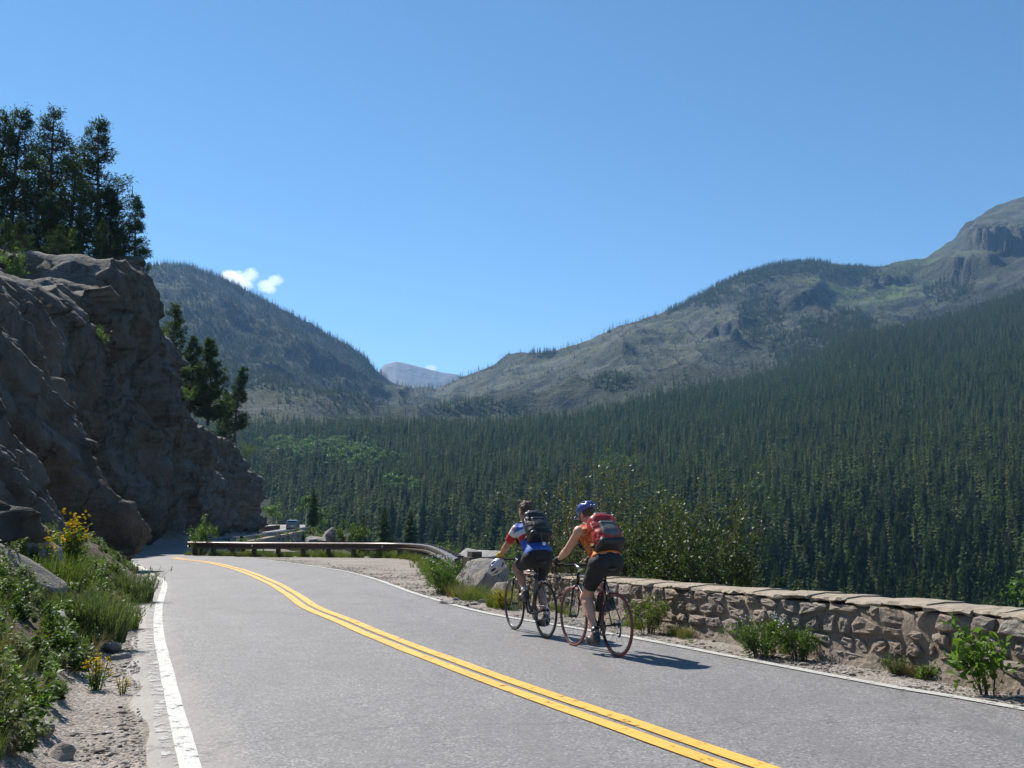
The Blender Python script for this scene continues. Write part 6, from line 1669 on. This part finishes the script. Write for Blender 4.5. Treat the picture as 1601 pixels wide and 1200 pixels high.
def person(label, loc, rz, pose, skin):
    J = {}
    J['pelvis'] = np.array((0, .215, .99)); J['chest'] = np.array((0, .43, 1.25)) + pose.get('chest', 0); J['neck'] = np.array((0, .52, 1.395)) + pose.get('chest', 0)
    J['skull'] = J['neck'] + np.array(pose.get('skull', (0, .10, .115))); J['head_rot'] = pose.get('head_rot', (-.25, 0, 0.1))
    dy, dz_ = pose['crank']
    for sd, sg in (('L', -1), ('R', 1)):
        k = 1 if sd == 'L' else -1
        J['sho' + sd] = J['chest'] + np.array((sg * .185, .055, .055)); J['grip' + sd] = np.array((sg * .206, 1.03, .955)); J['wri' + sd] = J['grip' + sd] + np.array((0, -.095, .035))
        J['elb' + sd] = ik(J['sho' + sd], J['wri' + sd], .30, .27, (sg * .55, -.25, -.8)); J['hip' + sd] = np.array((sg * .088, .235, .945))
        ped = np.array((sg * .115, BB[1] + k * dy, BB[2] + k * dz_)); tl = pose['toe'][0 if sd == 'L' else 1]
        J['ball' + sd] = ped + np.array((0, .005, .042)); J['ank' + sd] = J['ball' + sd] + np.array((0, -.125 * math.cos(tl), .055 + .125 * math.sin(tl)))
        J['kne' + sd] = ik(J['hip' + sd], J['ank' + sd], .435, .42) + np.array((sg * .01, 0, 0))
    root = thing('person', label, 'person', loc, rz)
    obj('body', body_parts(J, 'all', h=0.0075).mesh('body'), M[skin], root)
    ax = (J['chest'] - J['pelvis']); ax /= np.linalg.norm(ax)
    s = body_parts(J, 'torso', 0.013); s.cut(J['pelvis'] + ax * pose.get('hem', .05), -ax); s.cut(J['neck'] - ax * .012, ax)
    for sd, sg in (('L', -1), ('R', 1)): s.cut(J['sho' + sd] + np.array((sg * pose.get('arm_cut', .02), 0, 0)), np.array((sg, 0, .25)))
    s.fold(0.0075, 11, 15, 24, 15)
    obj('jersey', s.mesh('jersey'), M[pose['jersey']], root)
    s = body_parts(J, 'shorts', 0.011); s.cut(J['pelvis'] + ax * .13, ax)
    g_ = s.grid()
    m_ = np.full(s.f.shape, -1.0, np.float32)
    for sd, sg in (('L', -1), ('R', 1)):
        hp, kn = np.array(J['hip' + sd]), np.array(J['kne' + sd]); d = kn - hp; L = np.linalg.norm(d); d /= L
        lim = ((g_ - hp) @ d) - L * .70
        side = (g_[..., 0] * sg > 0)
        near_leg = np.linalg.norm(g_ - hp - np.clip((g_ - hp) @ d, 0, L * 1.2)[..., None] * d, axis=-1) < .13
        m_ = np.where(side & near_leg, lim, m_)
    s.f = np.maximum(s.f, m_.astype(np.float32))
    s.fold(0.004, 14, 18, 30, 17)
    sh = obj('shorts', s.mesh('shorts'), M['black_cloth'], root)
    for sd in 'LR':                             # pale seam down each leg and a hem line
        hp, kn = np.array(J['hip' + sd]), np.array(J['kne' + sd]); sg = -1 if sd == 'L' else 1
        d = (kn - hp) / np.linalg.norm(kn - hp); o_ = np.array((sg * .9, -.35, .2)); o_ -= d * (o_ @ d); o_ /= np.linalg.norm(o_)
        L = np.linalg.norm(kn - hp); m = MB(); m.tube([hp + d * (L * f) + o_ * (.103 - .032 * f) for f in np.linspace(0.02, .68, 8)], .0028, 4); m.build('seam', M['grey_stitch'], sh)
        c_ = hp + d * L * .665; e1 = np.cross(d, (1, 0, 0)); e1 /= np.linalg.norm(e1); e2 = np.cross(d, e1)
        m = MB(); m.tube([c_ + (e1 * math.cos(a) + e2 * math.sin(a)) * .084 for a in np.linspace(0, 6.283, 25)[:-1]], .0035, 4, closed=True); m.build('hem', M['grey_stitch'], sh)
    for sd in 'LR':
        A_, B_ = np.array(J['ank' + sd]), np.array(J['ball' + sd]); d = (B_ - A_); d[2] = 0
        s = SDF(np.minimum(A_, B_) - .16, np.maximum(A_, B_) + .16, .006)
        heel = A_ + np.array((0, -.035, -.065)); toe = B_ + np.array((0, .062, -.012))
        s.cone(heel, B_ + np.array((0, 0, -.004)), .036, .040, .02).cone(B_, toe, .040, .028, .03).cone(A_ + np.array((0, -.012, -.01)), heel + np.array((0, .02, .01)), .041, .036, .03)
        s.cut(A_ + np.array((0, 0, .022)), (0, -.2, 1))
        sh_ = obj('shoe', s.mesh('shoe'), M['shoe'], root)
        m = MB(); m.tube([heel + np.array((0, -.02, -.030)), (heel + toe) / 2 + np.array((0, 0, -.036)), toe + np.array((0, .01, -.022))], [.026, .030, .022], 8); m.build('sole', M['sole'], sh_, sm=True)
        K = np.array(J['kne' + sd]); m = MB(); m.tube([A_ + (K - A_) * .0, A_ + (K - A_) * .13], [.040, .0415], 12); m.build('sock', M['sock' if pose.get('sock') else 'shoe'], root, sm=True)
        W, G = np.array(J['wri' + sd]), np.array(J['grip' + sd]); dd = (G - W) / np.linalg.norm(G - W); sg = -1 if sd == 'L' else 1
        s = SDF(np.minimum(W, G) - .1, np.maximum(W, G) + .12, .006); Rm = np.array(Vector(dd).to_track_quat('Y', 'Z').to_matrix())
        s.box(W + dd * .045, (.046, .046, .024), .018, .012, Rm).cone(W - dd * .01, W + dd * .02, .032, .034, .02)
        for o_ in (-.030, -.011, .009, .027): k0 = W + dd * .075 - np.array((sg, 0, 0)) * o_; s.cone(k0, k0 + dd * .018 + np.array((0, .003, -.01)), .0135, .013, .006)
        obj('glove', s.mesh('glove'), M[pose['glove']], root)
    return root, J
def helmet_mesh(Hc, Rm, name='helmet_shell', vents=True):
    Hc = np.array(Hc); s = SDF(Hc - .19, Hc + .19, .006); hd = lambda x, y, z: Hc + Rm @ np.array((x, y, z))
    s.ell(hd(0, -.012, .055), (.096, .128, .092), .02, Rm); s.ell(hd(0, -.105, .045), (.060, .050, .045), .04, Rm)
    s.cut(hd(0, 0, .012), Rm @ np.array((0, -.10, -1)))
    if vents:
        for x in (-.055, 0, .055):
            s.cone(hd(x * .9, .09, .105), hd(x * 1.05, .03, .155 - abs(x) * .35), .019, .017, 0, 'sub'); s.cone(hd(x * 1.05, -.03, .150 - abs(x) * .35), hd(x * .95, -.10, .118 - abs(x) * .3), .018, .016, 0, 'sub'); s.cone(hd(x * .8, -.135, .08), hd(x * .7, -.150, .05), .015, .013, 0, 'sub')
        for sg in (-1, 1): s.cone(hd(sg * .098, .04, .06), hd(sg * .10, -.02, .062), .017, .017, 0, 'sub'); s.cone(hd(sg * .098, -.05, .055), hd(sg * .085, -.09, .055), .016, .014, 0, 'sub')
    return s.mesh(name)
def backpack(label, bike_loc, rz, J, dims, mats, tall=1.0, up=0.0):
    P, C = J['pelvis'], J['chest']; ax = (C - P) / np.linalg.norm(C - P); bk = np.array((0, -ax[2], ax[1])); R3 = np.stack([np.array((1, 0, 0)), -bk, ax], 1)
    hw, hd_, hh = dims
    c = C + ax * (-.045 + up) + bk * (.095 + hd_)
    root = thing('backpack', label, 'backpack', bike_loc, rz)
    L = lambda x, y, z: c + R3 @ np.array((x, y, z))
    s = SDF(c - .40, c + .40, .008)
    s.box(L(0, 0, 0), (hw, hd_, hh), .055, .03, R3).ell(L(0, -.01, -hh * .35), (hw * .95, hd_ * 1.12, hh * .62), .05, R3).ell(L(0, .0, hh * .80), (hw * .72, hd_ * .8, hh * .30), .05, R3)
    s.fold(0.014, 13, 13, 17, 5, 3)
    body = obj('main_bag', s.mesh('main_bag'), M[mats[0]], root)
    s = SDF(c - .40, c + .40, .008); s.box(L(0, -hd_ * .95, -hh * .10), (hw * .66, .035, hh * .50), .03, .02, R3); s.ell(L(0, -hd_ * 1.0, -hh * .3), (hw * .6, .045, hh * .35), .03, R3)
    obj('front_pocket', s.mesh('front_pocket'), M[mats[1]], root)
    s = SDF(c - .40, c + .40, .008); s.box(L(0, -hd_ * .15, hh * .93), (hw * .62, hd_ * .72, .045), .035, .02, R3); obj('top_lid', s.mesh('top_lid'), M[mats[2]], root)
    s = SDF(c - .40, c + .40, .008); s.box(L(0, .0, -hh * .84), (hw * 1.03, hd_ * 1.20, hh * .22), .04, .02, R3); obj('base_panel', s.mesh('base_panel'), M[mats[3]], root)
    for sg in (-1, 1):
        S_ = np.array(J['shoL' if sg < 0 else 'shoR'])
        pts = [L(sg * .085, hd_ * .95, hh * .70), S_ * np.array((.68, 1, 1)) + ax * .078 + bk * .03, S_ * np.array((.72, 1, 1)) - bk * .125 + ax * .0, S_ * np.array((.80, 1, 1)) - bk * .10 - ax * .17, L(sg * hw * .95, hd_ * .7, -hh * .62)]
        m = MB(); cp_ = catmull(np.array(pts), 6)
        for i in range(len(cp_) - 1): pass
        m.tube(cp_, .017, 6); m.build('shoulder_strap', M['pack_black'], root, sm=True)
        m = MB(); m.tube([L(sg * hw * .98, -hd_ * .3, hh * .55), L(sg * hw * 1.04, -hd_ * .4, 0), L(sg * hw * .98, -hd_ * .3, -hh * .55)], .006, 5); m.build('side_strap', M['pack_black'], root, sm=True)
    m = MB(); m.tube(catmull(np.array([L(-.03, hd_ * .8, hh * 1.0), L(-.015, hd_ * .6, hh * 1.16), L(.015, hd_ * .6, hh * 1.16), L(.03, hd_ * .8, hh * 1.0)]), 4), .007, 5); m.build('haul_loop', M['pack_black'], root, sm=True)
    m = MB(); m.tube([L(-hw * .5, -hd_ * 1.15, hh * .42), L(hw * .5, -hd_ * 1.15, hh * .42)], .005, 4); m.build('zip', M['pack_black'], root)
    return root, L

def ground_pose(px_rear, heading):
    x, y = gp(*px_rear); return (x, y, float(road_z(x, y)) + 0.002), heading
# rider in orange
locA, rzA = ground_pose((965, 1029), math.radians(24.0))
bikeA = bicycle('dark road bicycle with reddish tyres under the orange clad rider', locA, rzA, 'tyre_red', 'frame_black', 'steel', 'frame_black', (-0.035, -0.167))
bpy.context.view_layer.update()
poseA = dict(crank=(-0.035, -0.167), toe=(0.25, 0.35), jersey='tie_dye', glove='black_cloth', hem=.02, arm_cut=.0, skull=(-.015, .105, .10), head_rot=(-.50, .0, .22))
perA, JA = person('cyclist in orange tie dyed sleeveless top and blue helmet wearing a red backpack', locA, rzA, poseA, 'skin')
RmA = np.array(Euler(JA['head_rot']).to_matrix())
hel = obj('helmet', helmet_mesh(JA['skull'], RmA), M['helmet_blue'], perA)
hA = lambda x, y, z: JA['skull'] + RmA @ np.array((x, y, z))
m = MB()
for sg in (-1, 1): m.tube([hA(sg * .085, .03, .02), hA(sg * .07, .05, -.06), hA(0, .06, -.115)], .006, 4)
m.build('chin_strap', M['black_plastic'], hel, sm=True)
s = SDF(JA['skull'] - .2, JA['skull'] + .2, .006); s.ell(hA(0, .145, .035), (.075, .045, .012), .01, RmA); obj('visor', s.mesh('visor'), M['helmet_blue'], hel)
s = SDF(JA['skull'] - .2, JA['skull'] + .2, .007); s.ell(hA(0, -.02, .0), (.079, .093, .07), .02, RmA); s.cut(hA(0, .02, 0), RmA @ np.array((0, 1, .2))); obj('hair', s.mesh('hair'), M['hair'], perA)
backpack('red and grey hiking backpack with black base worn by the orange rider', locA, rzA, JA, (.152, .09, .205), ('pack_red', 'pack_grey', 'pack_grey', 'pack_black'), up=-.045)
bottle('yellow water bottle on the down tube of the orange rider\'s bicycle', bikeA, .16, 'down', 'yellow_plastic', 'yellow_plastic')
bottle('black water bottle with red cap on the orange rider\'s seat tube', bikeA, .12, 'seat', 'black_plastic', 'frame_red')
# rider in blue
locB, rzB = ground_pose((853, 999), math.radians(22.5))
bikeB = bicycle('grey road bicycle with black tyres under the blue clad rider', locB, rzB, 'tyre_black', 'frame_grey', 'frame_pale', 'frame_red', (0.06, 0.155))
bpy.context.view_layer.update()
poseB = dict(crank=(0.06, 0.155), toe=(0.15, 0.3), jersey='jersey_bands', glove='yellow_glove', hem=-.02, arm_cut=.035, skull=(-.01, .075, .125), head_rot=(-.12, .0, .25), sock=True)
perB, JB = person('cyclist in blue white and red jersey with bare brown hair and black backpack', locB, rzB, poseB, 'skin_tan')
for sd, sg in (('L', -1), ('R', 1)):
    a, e = np.array(JB['sho' + sd]), np.array(JB['elb' + sd]); d = e - a
    s = SDF(np.minimum(a, e) - .12, np.maximum(a, e) + .12, .008); s.cone(a, e, .064, .056, .01); s.cut(a + d * .30, d)
    sl_ = obj('sleeve', s.mesh('sleeve'), M['white_cloth'], perB)
    s = SDF(np.minimum(a, e) - .12, np.maximum(a, e) + .12, .008); s.cone(a, e, .066, .059, .01); s.cut(a + d * .68, d); s.cut(a + d * .30, -d)
    obj('cuff', s.mesh('cuff'), M['red_cloth'], sl_)
RmB = np.array(Euler(JB['head_rot']).to_matrix()); hB = lambda x, y, z: JB['skull'] + RmB @ np.array((x, y, z))
s = SDF(JB['skull'] - .2, JB['skull'] + .2, .006); s.ell(hB(0, -.018, .055), (.086, .102, .098), .02, RmB); s.ell(hB(0, -.06, -.01), (.07, .055, .07), .03, RmB)
s.fold(0.020, 28, 28, 28, 9, 3)
s.cut(hB(0, .062, .03), RmB @ np.array((0, 1, -.45))); obj('hair', s.mesh('hair'), M['hair'], perB)
bpB, LB = backpack('black cycling backpack with a hanging cord worn by the blue rider', locB, rzB, JB, (.145, .09, .19), ('pack_black', 'pack_black', 'pack_black', 'pack_black'), up=.015)
m = MB(); m.tube(catmull(np.array([LB(-.03, -.10, -.17), LB(-.04, -.10, -.24), LB(-.02, -.07, -.32)]), 5), .006, 5); o = m.build('drink_tube', M['pack_grey'], bpB, sm=True)
m = MB(); m.lathe([(0, -.006), (.022, -.006), (.022, .006), (0, .006)], 'y', 14, tuple(LB(-.02, -.085, -.335))); m.lathe([(0, -.008), (.010, -.008), (.010, .008), (0, .008)], 'y', 10, tuple(LB(-.02, -.085, -.335)), 0); m.build('toggle_disc', M['white_cloth'], bpB)
# his helmet hangs from the left brake hood
RmH = np.array(Euler((2.2, 0.5, 0.4)).to_matrix()); HC = np.array((-.25, 1.02, .86))
hh = thing('cycling_helmet', 'silver and black helmet hanging from the blue rider\'s handlebar', 'helmet', locB, rzB)
obj('shell', helmet_mesh(HC, RmH), M['helmet_silver'], hh)
s = SDF(HC - .2, HC + .2, .006); s.ell(HC + RmH @ np.array((0, -.012, .05)), (.088, .118, .084), .02, RmH); s.cut(HC + RmH @ np.array((0, 0, .005)), RmH @ np.array((0, -.1, -1))); obj('liner', s.mesh('liner'), M['foam'], hh)
m = MB(); m.tube([HC + RmH @ np.array((-.08, 0, .02)), (-.215, 1.03, .95), HC + RmH @ np.array((.08, 0, .02))], .006, 4); m.tube([HC + RmH @ np.array((.06, .04, .02)), HC + (0.02, -.02, -.19)], .006, 4); m.build('strap', M['foam'], hh)

# ------------------------------------------------------------------ distant car on the far road
M['car_paint'] = plain('silver_car_paint', (0.22, 0.25, 0.265), 0.3, 0.5, spec=0.6)
M['car_glass'] = plain('dark_car_glass', (0.02, 0.03, 0.035), 0.08, spec=0.8)
M['tail_red'] = plain('tail_lamp', (0.35, 0.02, 0.02), 0.3)
def car(loc, rz):
    c = thing('parked_suv', 'silver estate car seen from behind on the far road', 'car', loc, rz)
    def loft(secs, name, mat, par, sm=True):
        n = len(secs[0]); v = [p for s_ in secs for p in s_]; f = []
        for i in range(len(secs) - 1):
            for j in range(n): f.append((i * n + j, i * n + (j + 1) % n, (i + 1) * n + (j + 1) % n, (i + 1) * n + j))
        f.append(tuple(range(n - 1, -1, -1))); f.append(tuple((len(secs) - 1) * n + j for j in range(n)))
        me = bpy.data.meshes.new(name); me.from_pydata(v, [], f); me.update(); return obj(name, me, mat, par)
    def sec(y, w, z0, z1, wt): return [(-w, y, z0 + .08), (-w * .93, y, z0), (w * .93, y, z0), (w, y, z0 + .08), (w, y, z1 - .18), (wt, y, z1), (-wt, y, z1), (-w, y, z1 - .18)]
    body = loft([sec(-2.25, .84, .34, .98, .80), sec(-2.1, .90, .28, 1.06, .84), sec(-1.2, .91, .26, 1.06, .86), sec(.9, .91, .26, 1.04, .86), sec(1.7, .88, .28, .98, .82), sec(2.25, .78, .36, .84, .70)], 'body', M['car_paint'], c)
    cab = loft([sec(-2.12, .82, 1.0, 1.12, .80), sec(-1.85, .80, 1.0, 1.62, .66), sec(-.8, .82, 1.0, 1.70, .68), sec(.3, .80, 1.0, 1.66, .66), sec(1.05, .82, 1.0, 1.10, .80)], 'cabin', M['car_paint'], c)
    MB().add([(-.66, -2.10, 1.14), (.66, -2.10, 1.14), (.56, -1.90, 1.54), (-.56, -1.90, 1.54), (-.66, -2.06, 1.14), (.66, -2.06, 1.14), (.56, -1.86, 1.54), (-.56, -1.86, 1.54)], [(0, 1, 2, 3), (7, 6, 5, 4), (0, 4, 5, 1), (1, 5, 6, 2), (2, 6, 7, 3), (3, 7, 4, 0)]).build('rear_window', M['car_glass'], c)
    for s in (-1, 1):
        for (y0, y1) in ((-1.7, -.95), (-.85, -.02), (.06, .75)):
            MB().box((s * .775, (y0 + y1) / 2, 1.32), (.06, y1 - y0, .40), Matrix.Rotation(-s * .26, 3, 'Y')).build('side_window', M['car_glass'], c)
        MB().box((s * .74, -2.21, .86), (.20, .08, .26)).build('tail_light', M['tail_red'], c)
        MB().box((s * .62, 2.21, .66), (.26, .08, .14)).build('headlight', M['steel'], c)
        MB().tube([(s * .62, -1.7, 1.70), (s * .62, -.2, 1.75)], .02, 5).build('roof_rail', M['black_plastic'], c)
        MB().box((s * 1.0, .75, 1.08), (.16, .10, .13)).build('mirror', M['car_paint'], c)
        for y in (-1.35, 1.35):
            w = bpy.data.objects.new('wheel', None); COL.objects.link(w); w.parent = c; w.location = (s * .80, y, .34)
            MB().lathe([(.20, -.10), (.33, -.10), (.34, -.07), (.34, .07), (.33, .10), (.20, .10)], 'x', 22).build('tyre', M['tyre_black'], w, sm=True)
            MB().lathe([(0, s * .08), (.12, s * .10), (.21, s * .085), (.21, -s * .05)], 'x', 18).build('rim', M['steel'], w)
    MB().box((0, -2.27, .48), (1.6, .10, .20)).build('rear_bumper', M['black_plastic'], c)
    MB().box((0, -2.245, .80), (.34, .03, .15)).build('number_plate', M['white_cloth'], c)
    MB().box((0, 2.27, .48), (1.5, .10, .20)).build('front_bumper', M['black_plastic'], c)
    MB().add([(-.66, .95, 1.12), (.66, .95, 1.12), (.58, .36, 1.58), (-.58, .36, 1.58), (-.66, 1.0, 1.12), (.66, 1.0, 1.12), (.58, .41, 1.60), (-.58, .41, 1.60)], [(0, 1, 2, 3), (7, 6, 5, 4), (0, 4, 5, 1), (1, 5, 6, 2), (2, 6, 7, 3), (3, 7, 4, 0)]).build('windscreen', M['car_glass'], c)
    return c
cy = 146.0; cx_ = float(np.interp(cy, [p[1] for p in FAR], [p[0] for p in FAR])) + 1.0
car((cx_, cy, float(zg(cy)) + 0.016), math.radians(9.5))
